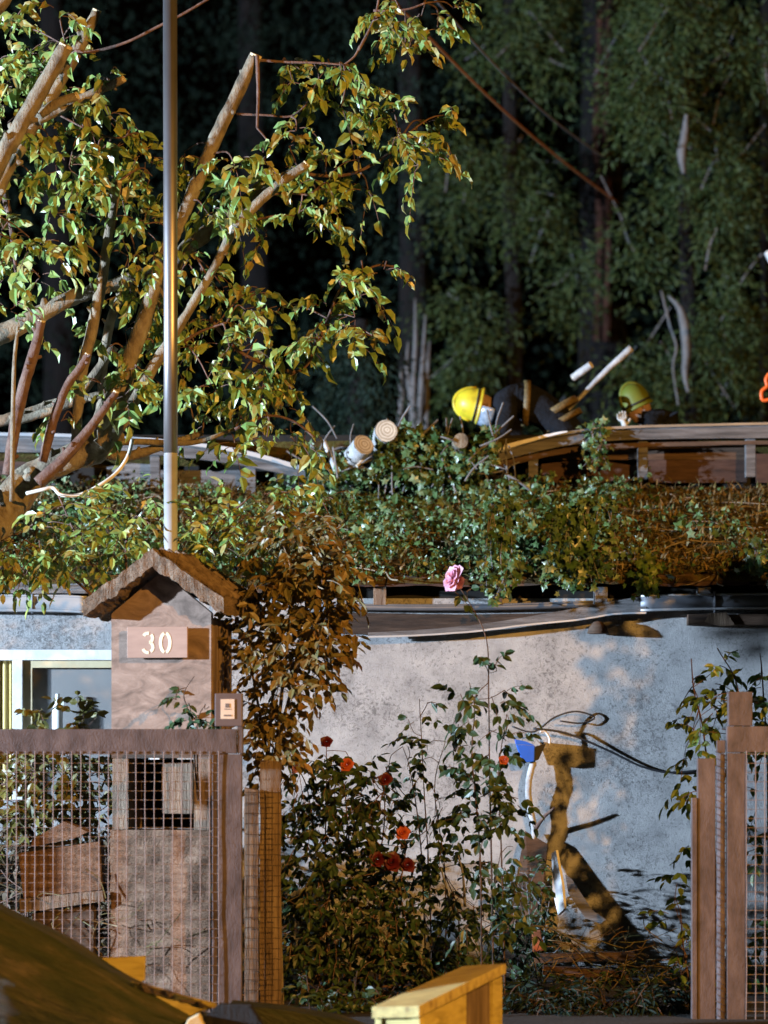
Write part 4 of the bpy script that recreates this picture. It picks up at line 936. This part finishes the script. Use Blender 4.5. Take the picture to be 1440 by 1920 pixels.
# dry twigs and weeds on the ground behind the gate
dr = MB()
for _ in range(160):
    a = at(R(20,520),R(1680,1890),R(17.0,17.9)); d = Vector((R(-1,1),R(-.3,.3),R(-.2,1)))*R(.06,.16)
    dr.tube(spline([a,a+d+rv()*.03,a+d*2+rv()*.06],2), R(.0015,.004), 4, False)
for _ in range(260):
    a = at(R(960,1300),R(1760,1930),R(18.4,19.6)); d = Vector((R(-1,1),R(-.3,.3),R(-.2,.7)))*R(.06,.2)
    dr.tube(spline([a,a+d+rv()*.03,a+d*2+rv()*.06],2), R(.0015,.004), 4, False)
tag(dr.build('dry_twigs', M['ivydry']), 'tangle of dry twigs and dead grass on the garden ground', 'twigs', kind='stuff')

# ------------------------------------------------------------------ pole
pole = thing('steel_pole', (xat(320,17.65),17.65,0), 'tall galvanised steel pole rising behind the number pillar', 'pole')
q = MB(); cxp = xat(320,17.65); q.tube([(cxp,17.65,-.1),(cxp,17.65,zat(850,17.65))], .0405, 24); q.build('lower_tube', M['zinc'], pole, True)
q = MB(); q.tube([(cxp,17.65,zat(849.5,17.65)),(cxp,17.65,zat(600,17.65)),(cxp-.004,17.65,zat(-80,17.65))], .0415, 24); q.build('upper_tube', M['pole'], pole, True)

# ------------------------------------------------------------------ number pillar with gabled roof
YK = 17.2; rz = -.22
kc = at(302,1400,YK); kc.z = 0
pil = thing('number_pillar', kc, 'house number pillar with little gabled roof and plate reading 30', 'number pillar')
Mk = Matrix.Translation(kc) @ Matrix.Rotation(rz,4,'Z')
sc = F/YK
hw = 95/sc/math.cos(rz)          # half width of the body
dp = .30
ze = zat(1150,YK); zr = zat(1072,YK)      # eave and inner ridge height of front panel
zb = zat(1392,YK)
def LK(x,y,z): return Mk @ Vector((x,y,z))
q = MB(); q.prism([LK(-hw,0,zb),LK(hw,0,zb),LK(hw,0,ze),LK(0,0,zr),LK(-hw,0,ze)], Mk.to_3x3() @ Vector((0,.045,0))); q.build('front_panel', M['pillarwood'], pil)
for s in (-1,1):                 # side boards with gaps and rough edges
    for k in range(3):
        y0 = .05+k*.15; x = s*(hw-.02)
        q = MB(); z1 = ze-.02-R(0,.03); q.box((x-.014,y0,zb+R(-.02,.02)),(x+.014,y0+.10+R(0,.03),z1),Mk); q.build('side_board', M['oldwood'], pil, bevel=.004)
q = MB(); q.box((-hw+.04,.52,zb),(hw-.04,.545,ze-.02),Mk); q.build('back_panel', M['darkboard'], pil)
# rough roof slabs
slope = Vector((172/sc, 0, -(1135-1030)/sc)); 
ridz = zat(1032,YK)
for s in (-1,1):
    q = MB(); n, m2, l = 30, 16, 3
    ov = -.16; dpt = .92; ln = 133/sc/math.cos(rz)
    dr_ = (1126-1030)/sc
    tl = 30/sc
    grid_i = {}
    for i in range(n+1):
        for j in range(m2+1):
            for k in (0,1):
                u = i/n; x = s*ln*u; y = ov+dpt*j/m2; z = ridz-dr_*u+.016*nz((x*11,y*8,s*4))+.012*nz((x*35,y*19,s*2))
                if k == 1: z -= tl*(1.1 - .1*u)+.014*nz((x*23,y*19,s))+.008*nz((x*60,y*9,s))
                x += .010*nz((y*14,z*8,s*3+k))*(u>.9); y += .012*nz((x*24,k*3,s*5))*(j in (0,m2))
                grid_i[i,j,k] = len(q.v); q.v.append(tuple(LK(x,y,z)))
    for i in range(n):
        for j in range(m2):
            q.f.append((grid_i[i,j,0],grid_i[i+1,j,0],grid_i[i+1,j+1,0],grid_i[i,j+1,0])); q.f.append((grid_i[i,j,1],grid_i[i,j+1,1],grid_i[i+1,j+1,1],grid_i[i+1,j,1]))
    for i in range(n):
        for j in (0,m2): q.f.append((grid_i[i,j,0],grid_i[i,j,1],grid_i[i+1,j,1],grid_i[i+1,j,0]))
    for j in range(m2):
        for i in (0,n): q.f.append((grid_i[i,j,0],grid_i[i,j+1,0],grid_i[i,j+1,1],grid_i[i,j,1]))
    q.build('roof_slab', M['barkslab'], pil)
# rows of slats on the right slope
for k in range(6):
    q = MB(); y0 = -.13+k*.145
    pts = [LK(.02+(ln-.03)*u, y0+.02*u+.04, ridz+.012-dr_*(.02+(ln-.03)*u)/ln+.006*nz((u*6,k,1))) for u in np.linspace(0,.98,9)]
    q.tube(pts, [.022*(1+.3*nz((i*.8,k*3,2))) for i in range(9)], 7, True, .25, k); q.build('roof_lath', M['oldwood'], pil, True)
# number plate
px0,px1,py0,py1 = 243,358,1176,1234
pw = (px1-px0)/2/sc/math.cos(rz); pc = (300.5-302)/sc/math.cos(rz); pz0, pz1 = zat(py1,YK), zat(py0,YK)
q = MB(); q.box((pc-pw,-.062,pz0),(pc+pw,-.044,pz1),Mk); plate = q.build('number_plate', M['plate'], pil, bevel=.003)
for s in (-.06,.06):
    q = MB(); q.box((pc+s*2-.015,-.044,pz0+.03),(pc+s*2+.015,.0,pz1-.03),Mk); q.build('spacer', M['darkboard'], plate)
def digit(segs, cx, cz, w, h, name='digit'):
    q = MB()
    for seg in segs:
        for i in range(len(seg)-1):
            (x0,z0),(x1,z1) = seg[i],seg[i+1]; d = Vector((x1-x0,0,z1-z0)); nrm = Vector((-d.z,0,d.x)).normalized()*.0085
            A = Vector((cx+x0*w,-.0645,cz+z0*h)); B = Vector((cx+x1*w,-.0645,cz+z1*h)); e = Vector(((B-A).x,0,(B-A).z)).normalized()
            nrm = Vector((-e.z,0,e.x))*.0092
            k = len(q.v)
            for v in (A-nrm,B-nrm,B+nrm,A+nrm): q.v.append(tuple(Mk @ v))
            q.f.append((k,k+1,k+2,k+3))
    o = q.build(name, M['digit'], plate); sm = o.modifiers.new('thick','SOLIDIFY'); sm.thickness = .002
def arc(cx,cz,rx,rz_,a0,a1,n=8): return [(cx+rx*math.cos(math.radians(a0+(a1-a0)*i/n)), cz+rz_*math.sin(math.radians(a0+(a1-a0)*i/n))) for i in range(n+1)]
dw, dh = 22/sc, 36/sc; zc = zat(1206,YK)
x3 = (283-302)/sc/math.cos(rz); x0_ = (316-302)/sc/math.cos(rz)
digit([arc(0,.25,.42,.25,150,75),arc(0,.25,.42,.25,45,-70),arc(0,-.22,.45,.28,70,-55),arc(0,-.22,.45,.28,-80,-160)], x3, zc, dw, dh)
digit([arc(0,0,.42,.5,78,-78,12),arc(0,0,.42,.5,102,258,12)], x0_, zc, dw, dh)
# niche below and base
zn0, zn1 = zat(1556,YK), zat(1418,YK)
q = MB()
q.box((-hw,0,zb-.09),(hw,.34,zb-.003),Mk); 
q.build('lintel', M['darkboard'], pil)
for s in (-1,1):
    q = MB(); q.box((s*hw*.82-.05,0,zn0),(s*hw*.82+.05,.34,zb-.092),Mk); q.build('niche_post', M['oldwood'], pil, bevel=.006)
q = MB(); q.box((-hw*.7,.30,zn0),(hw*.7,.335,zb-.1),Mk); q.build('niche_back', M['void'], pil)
q = MB(); q.box((-.03,.10,zn0+.09),(.16,.24,zn1-.04),Mk); q.build('niche_block', M['oldwood'], pil, bevel=.008)
q = MB()
nx_, nz_ = 24, 20
for i in range(nx_+1):
    for j in range(nz_+1):
        x = -hw*1.0+2.0*hw*i/nx_; z = -.05+(zn0+.05)*j/nz_
        q.v.append(tuple(LK(x,-.02+.02*nz((x*9,z*9,2)),z)))
for i in range(nx_):
    for j in range(nz_): a = i*(nz_+1)+j; q.f.append((a,a+nz_+1,a+nz_+2,a+1))
q.build('base', M['brownwall'], pil)
q = MB(); q.box((-hw,.012,-.05),(hw,.34,zn0-.003),Mk); q.build('base_core', M['brownwall'], pil)

# ------------------------------------------------------------------ gates
YF = 16.5
def gx(px,Y=YF): return xat(px,Y)
def gz(py,Y=YF): return zat(py,Y)
gate = thing('metal_gate', (gx(430),YF,0), 'left brown metal gate with wide top rail and wire mesh', 'gate')
def gbox(name, px0,py0,px1,py1,y0,y1,m,parent,bev=.004):
    q = MB(); q.box((gx(px0),y0,gz(py1)),(gx(px1),y1,gz(py0))); return q.build(name, M[m], parent, bevel=bev)
gbox('top_rail',-420,1367,444,1413,YF-.03,YF+.03,'rustpaint',gate)
gbox('stile',398,1414,454,1935,YF-.028,YF+.032,'rustpaint',gate)
gbox('rail_end',445,1362,456,1413,YF-.026,YF+.05,'rustpaint',gate)
gbox('bottom_rail',-420,1905,397,1935,YF-.02,YF+.02,'rustpaint',gate)
def mesh_panel(px0,px1,py0,py1,y,parent,sp=17.2,hs=17.2,r=.0028):
    q = MB(); x = px0
    while x <= px1:
        pts = [Vector((gx(x)+.0035*nz((x*.21,i*.7,3)), y+.004*nz((x*.13,i*.6,9)), gz(py0+(py1-py0)*i/10))) for i in range(11)]; q.tube(pts, r, 5); x += sp
    z = py0+6
    while z <= py1:
        pts = [Vector((gx(px0+(px1-px0)*i/14), y+.0055+.003*nz((z*.17,i*.6,9)), gz(z)+.003*nz((z*.31,i*.8,5)))) for i in range(15)]; q.tube(pts, r*.62, 5); z += hs
    q.build('wire_mesh', M['wire'], parent)
mesh_panel(-415,412,1408,1915,YF-.036,gate)
# intercom box on the gate corner
ic = thing('intercom', at(428,1366,YF), 'small brown grey box with pale sticker on the gate corner', 'intercom')
gbox('box',403,1300,455,1362,YF-.02,YF+.06,'intercom',ic,.006)
sk = MB(); sk.box((gx(414),YF-.0235,gz(1348)),(gx(440),YF-.0205,gz(1311))); st = sk.build('sticker', M['sticker'], ic)
sk = MB()
for (a,b_,c,d) in ((423,1319,431,1327),(421,1329,433,1330.5),(420,1340,434,1343)): sk.box((gx(a),YF-.0255,gz(d)),(gx(c),YF-.0238,gz(b_)))
sk.build('print', M['print'], st)
# wooden posts at the gate
def rough_post(label, px0,px1,py0,Y,dep,m='oldwood'):
    t = thing('wooden_post', (xat((px0+px1)/2,Y),Y,0), label, 'post','wooden posts beside the left gate')
    q = MB(); n = 40; zt = zat(py0,Y)
    xa,xb = xat(px0,Y),xat(px1,Y)
    for i in range(n+1):
        z = -.05+(zt+.05)*i/n
        for k,(x,y) in enumerate(((xa,Y),((xa+xb)/2,Y-.006),(xb,Y),(xb,Y+dep),(xa,Y+dep))):
            q.v.append((x+.006*nz((z*6,k*3.3,px0)), y+.006*nz((z*5,k*5.3,px0)), z+(R(-.012,.012) if i==n else 0)))
    for i in range(n):
        for j in range(5): q.f.append((i*5+j,i*5+(j+1)%5,(i+1)*5+(j+1)%5,(i+1)*5+j))
    q.f.append(tuple(n*5+j for j in range(5))); q.build('shaft', M[m], t)
rough_post('narrow wooden post right against the left gate', 458,484,1478,16.62,.10)
rough_post('wider taller wooden post next to the narrow one', 487,526,1428,16.66,.12)
wf = thing('shadow_netting', (gx(494),16.6,0), 'dark wires standing for mesh shadow lines on the two wooden posts', 'wire netting')  # added dark wires draw the gate mesh's shadow lines on the posts
q = MB()
for px in (466,480,496,510,522): q.tube([Vector((xat(px,16.6)+.004*nz((px,i*.6,1)),16.6+.004*nz((px,i*.5,7)),zat(1482+(1925-1482)*i/12,16.6))) for i in range(13)], .0024, 5)
for i in range(23): q.tube([Vector((xat(460+66*j/6,16.6), 16.594+.003*nz((i,j,3)), zat(1486+i*19.5,16.6)+.004*nz((i*.9,j*.8,3)))) for j in range(7)], .0024, 5)
q.build('wires', M['shadowwire'], wf)
# right gate
g2 = thing('metal_gate', (gx(1400),YF,0), 'right brown metal gate with stepped posts and wire mesh', 'gate')
gbox('top_rail',1362,1362,1800,1411,YF-.03,YF+.03,'rustpaint',g2)
gbox('stile',1362,1412,1398,1935,YF-.028,YF+.03,'rustpaint',g2)
gbox('post',1308,1422,1341,1935,YF-.01,YF+.06,'rustpaint',g2)
gbox('edge_strip',1297,1496,1307,1935,YF-.014,YF+.05,'rustpaint',g2)
gbox('post_top',1366,1297,1411,1361,YF+.0,YF+.07,'rustpaint',g2)
gbox('bracket',1344,1388,1360,1412,YF-.01,YF+.03,'rustpaint',g2)
q = MB(); k=0
cxr = gx(1351); pts = [Vector((cxr, YF, gz(1413+i*13))) for i in range(41)]
q.tube(pts, [.024+.0025*(i%2) for i in range(41)], 10, True, .05)
for i in range(40):
    z0 = gz(1413+i*13); pp = [Vector((cxr+.0275*math.cos(a), YF-.0275*math.sin(a), z0-.012*math.cos(a))) for a in np.linspace(0,math.pi,7)]
    q.tube(pp, .003, 4)
q.build('ribbed_tube', M['rustpaint'], g2)
mesh_panel(1398,1800,1408,1915,YF-.038,g2)

# ------------------------------------------------------------------ behind the left mesh: wooden box with a slot, small timber
t = thing('wooden_box', at(112,1690,17.3), 'old wooden box with peaked lid and dark slot behind the gate mesh', 'box')
q = MB(); q.prism([at(34,1600,17.23),at(185,1578,17.23),at(190,1668,17.23),at(44,1684,17.23)],(0,.3,0)); q.build('body', M['brownwall'], t)
q = MB(); q.prism([at(60,1574,17.21),at(120,1540,17.21),at(165,1560,17.21),at(136,1573,17.21),at(58,1588,17.21)],(0,.3,0)); q.build('lid', M['brownwall'], t)
q = MB(); q.prism([at(36,1686,17.20),at(192,1670,17.20),at(194,1690,17.20),at(38,1712,17.20)],(0,.33,0)); q.build('plinth', M['oldwood'], t)
q = MB(); q.prism([at(60,1713,17.24),at(176,1692,17.24),at(172,1960,17.24),at(66,1960,17.24)],(0,.24,0)); q.build('stand', M['darkboard'], t)
q = MB(); q.prism([at(52,1590,17.24),at(138,1574.5,17.24),at(138,1582,17.24),at(54,1596,17.24)],(0,.2,0)); q.build('slot', M['void'], t)

# ------------------------------------------------------------------ wall fittings
jb = thing('junction_box', at(985,1412,19.95), 'blue plastic junction box on a bent stick before the wall', 'junction box')
q = MB(); q.prism([at(968,1396,19.83),at(1003,1398,19.83),at(1002,1428,19.83),at(980,1430,19.83)],(0,.10,0)); q.build('housing', M['blue'], jb, bevel=.006)
q = MB(); q.prism([at(966,1386,19.82),at(986,1390,19.82),at(1003,1397.5,19.82),at(968,1395.5,19.82)],(0,.11,0)); q.build('lid', M['blue'], jb)
q = MB(); q.prism([at(1003.5,1400,19.86),at(1024,1394,19.86),at(1010,1424,19.86),at(1002.5,1428,19.86)],(0,.10,0)); q.build('dark_end', M['black'], jb)
t = thing('bent_stick', at(1000,1600,19.94), 'pale bent stick holding up the blue junction box', 'stick')
q = MB(); pts = spline([at(1000,1428,19.92),at(991,1470,19.90),at(993,1510,19.92),at(1002,1555,19.93),at(998,1590,19.94),at(996,1700,19.95),at(996,1830,19.95)],6); q.tube(pts,[.022]*len(pts),9,True,.2); q.build('stem', M['palebark'], t, True)
q = MB(); q.tube(spline([at(1002,1556,19.93),at(1020,1532,19.86),at(1040,1514,19.83)],4), lerp_r(.016,.008,9), 7, True,.2); q.build('side_shoot', M['barkred'], t, True)
for lab,pl,r in (('black cable loop rising above the blue box to the wall',[(960,1362),(990,1372),(1010,1368),(1040,1345),(1080,1334),(1115,1345),(1090,1356),(1050,1352)],.006),
                 ('black cable sagging along the wall to the right shrub',[(1000,1366),(1050,1372),(1090,1385),(1150,1412),(1200,1436),(1250,1448),(1310,1445)],.008),
                 ('short white cable arched over the blue box',[(1012,1372),(1022,1372),(1030,1384),(1030,1398)],.008)):
    q = MB(); pts = spline([at(x,y,19.88+.09*min(1,max(0,(x-1000)/120))) for x,y in pl],5); q.tube(pts, r, 7)
    tag(q.build('cable', M['whitepaint' if 'white' in lab else 'cable'], None, True), lab, 'cable', 'cables at the blue box')
# debris against the wall
t = thing('split_board', at(1045,1680,19.3), 'narrow pale split board standing against the wall', 'board')
q = MB(); q.prism([at(1034,1600,19.24),at(1042,1594,19.16),at(1054,1660,19.14),at(1058,1704,19.14),at(1046,1716,19.22),at(1036,1670,19.24)],(.016,.012,0)); q.build('plank', M['whitepaint'], t)
t = thing('split_board', at(1110,1720,19.3), 'dark split board leaning to the right with pale torn end', 'board')
q = MB(); q.prism([at(1060,1640,19.4),at(1072,1648,19.4),at(1110,1706,19.4),at(1136,1724,19.4),at(1126,1732,19.4),at(1098,1722,19.4),at(1066,1676,19.4)],(0,.02,0)); q.build('plank', M['greyboard'], t)
for lab,pl,mm in (('dark brown plank lying flat at the foot of the wall',[(1000,1790),(1190,1785),(1192,1800),(1002,1806)],'darkboard'),('brown plank lying across the ground before the wall',[(1020,1812),(1180,1822),(1178,1838),(1018,1828)],'redboard')):
    q = MB(); q.prism([at(x,y,19.2 if 'foot' in lab else 18.9) for x,y in pl],(0,.12,0)); tag(q.build('plank', M[mm]), lab, 'plank')
t = thing('shadow_board', at(985,1800,19.7), 'wide dark board added behind the tall roses to shadow the wall', 'board')  # board added to cast the slanting flood lamp shadow on the wall
q = MB(); A_,B_,C_,D_ = at(930,1835,19.62),at(1000,1835,19.60),at(1028,1585,19.945),at(985,1560,19.95)
nn = (B_-A_).cross(D_-A_).normalized()*.025
q.add([A_,B_,C_,D_,A_+nn,B_+nn,C_+nn,D_+nn],[(0,1,2,3),(7,6,5,4),(0,4,5,1),(1,5,6,2),(2,6,7,3),(3,7,4,0)]); q.build('plank', M['darkboard'], t, bevel=.004)
t = thing('brick', at(1008,1775,19.3), 'broken orange brick standing at the foot of the wall', 'brick')
q = MB(); q.prism([at(998,1748,19.2),at(1014,1744,19.2),at(1020,1782,19.2),at(1000,1786,19.2)],(0,.1,0)); q.build('block', M['brick'], t, bevel=.006)
t = thing('branch', at(1100,1770,18.9), 'thin bare branch lying before the wall foot', 'branch')
q = MB(); q.tube(spline([at(975,1735,18.9),at(1030,1740,18.9),at(1080,1765,18.85),at(1150,1805,18.8)],5), lerp_r(.009,.005,16), 6, True,.2); q.build('bark', M['deadwood'], t, True)
for lab,pl,Y in (('leaning bare stick left of the white board',[(905,1890),(930,1800),(960,1700),(975,1620)],18.7),('pale bare stem among the rose foliage',[(848,1720),(838,1670),(826,1625)],17.9),('forked bare stem behind the rose foliage',[(872,1700),(868,1640),(858,1600)],18.0)):
    t = thing('bare_stem', at(pl[0][0],pl[0][1],Y), lab, 'stem'); q = MB(); pts = spline([at(x,y,Y) for x,y in pl],5); q.tube(pts, lerp_r(.009,.005,len(pts)), 6, True, .2); q.build('bark', M['deadwood'], t, True)

# ------------------------------------------------------------------ foreground: fallen trunk, torn wood, yellow box
YL = 14.6
lg = thing('fallen_trunk', at(100,1960,YL), 'big fallen mossy trunk with torn yellow wood before the left gate', 'tree trunk')
q = MB(); pl = [(-700,1535,200),(-520,1618,190),(-340,1700,178),(-120,1810,160),(60,1888,146),(200,1950,128),(330,1990,108),(430,2010,90)]  # unseen left end lengthened to keep the flood lamp off the bark
pts = spline([at(x,y,YL+.1) for x,y,_ in pl],24); rr=[]
for i in range(len(pl)-1): rr += lerp_r(pl[i][2]/F*YL,pl[i+1][2]/F*YL,25)[:24]
rr.append(pl[-1][2]/F*YL); q.tube(pts, rr, 90, True)
nv = []
for k_, v in enumerate(q.v):
    i_, j_ = divmod(k_, 90); a = 2*math.pi*j_/90
    if i_ >= len(pts): nv.append(v); continue
    e = (Vector(v)-pts[i_]); d = .013*noise.fractal(Vector((i_*.010, math.cos(a)*5, math.sin(a)*5)),.8,2.1,5)+.02*nz((i_*.05,math.cos(a)*1.5,math.sin(a)*1.5))
    nv.append(tuple(Vector(v)+e.normalized()*d))
q.v = nv
q.build('bark', M['logbark'], lg, True)
q = MB(); q.prism([at(262,1846,YL-.02),at(300,1856,YL-.02),at(340,1868,YL-.02),at(404,1884,YL-.02),at(396,1892,YL-.02),at(372,1897,YL-.02),at(352,1908,YL-.02),at(330,1906,YL-.02),at(318,1884,YL-.02),at(290,1868,YL-.02)],(0,.10,0)); q.build('torn_wood', M['yellowwood'], lg, bevel=.004)
q = MB(); q.prism([at(188,1797,15.2),at(272,1793,15.2),at(271,1838,15.2),at(262,1842,15.2),at(236,1832,15.2)],(0,.05,0)); q.build('torn_wood', M['yellowwood'], lg, bevel=.004)
for i in range(16):
    u = i/15; x0 = 268+128*u; y0 = 1848+36*u
    q = MB(); d = R(18,46); w_ = R(1.5,4)
    q.prism([at(x0-d*.7,y0-d*.28+R(-2,2),YL-.03-.05*random.random()),at(x0+R(6,26),y0+R(3,9),YL-.03),at(x0-d*.5,y0+w_+R(0,5),YL-.03)],(0,R(.01,.04),0))
    q.build('splinter', M['yellowwood' if random.random()<.6 else 'barkslab'], lg)
def chunk(label, pl, Y, m, th=.12):
    t = thing('bark_chunk', at(pl[0][0],pl[0][1],Y), label, 'bark', 'broken bark pieces at the trunk end'); q = MB()
    q.prism([at(x,y,Y) for x,y in pl],(0,th,0)); q.build('bark', M[m], t, bevel=.006)
chunk('dark broken bark slab at the end of the fallen trunk',[(385,1906),(410,1884),(470,1886),(495,1925),(470,1960),(380,1960)],14.4,'trunkdark')
chunk('flat grey brown bark slab under the wooden posts',[(430,1884),(520,1892),(640,1912),(700,1935),(690,1980),(470,1980)],15.2,'logbark',.3)
chunk('small orange splinter at the bottom edge',[(352,1912),(372,1902),(384,1925),(366,1950),(340,1940)],14.35,'cut')

yb = thing('yellow_box', at(820,1990,14.8), 'yellow wooden box with sloping thick lid standing in the gateway', 'wooden box')
# oriented box: front-left end, long side runs back to the right; lid overhangs and rises
A = at(697,1888,14.2); B = at(786,1886,14.0); Cc = at(949,1806,15.15); D = at(868,1811,15.4)
dn = Vector((0,0,-.055))
q = MB(); q.add([A,B,Cc,D,A+dn,B+dn,Cc+dn*.95,D+dn*.95],[(0,1,2,3),(7,6,5,4),(0,4,5,1),(1,5,6,2),(2,6,7,3),(3,7,4,0)]); q.build('lid', M['yellowtop'], yb, bevel=.004)
def lerp4(u,v): return A.lerp(B,u).lerp(D.lerp(Cc,u),v)
def side(name,u0,v0,u1,v1,m,th,off=.058,low=0.0):
    a = lerp4(u0,v0); c = lerp4(u1,v1); a2 = Vector((a.x,a.y,low)); c2 = Vector((c.x,c.y,low)); a = a+Vector((0,0,-off)); c = c+Vector((0,0,-off))
    d = (c2-a2).normalized(); n = Vector((d.y,-d.x,0))*-th
    q = MB(); q.add([a,c,c2,a2,a+n,c+n,c2+n,a2+n],[(0,1,2,3),(7,6,5,4),(0,4,5,1),(1,5,6,2),(2,6,7,3),(3,7,4,0)]); return q.build(name, M[m], yb)
side('end_panel',.10,.035,.90,.035,'yellowwood',.02,.060); side('corner_post',.03,.02,.16,.02,'yellowwood',.03,.058); side('corner_post',.80,.018,.97,.018,'yellowwood',.03,.059)
side('side_panel',.945,.03,.945,.55,'yellowwood',.02,.062); side('side_panel',.90,.56,.90,.86,'oldwood',.02,.063); side('corner_post',.955,.86,.955,.97,'yellowwood',.03,.061)
side('back_panel',.06,.97,.9,.97,'yellowwood',.02,.064); side('side_panel',.06,.05,.06,.95,'yellowwood',-.02,.065)
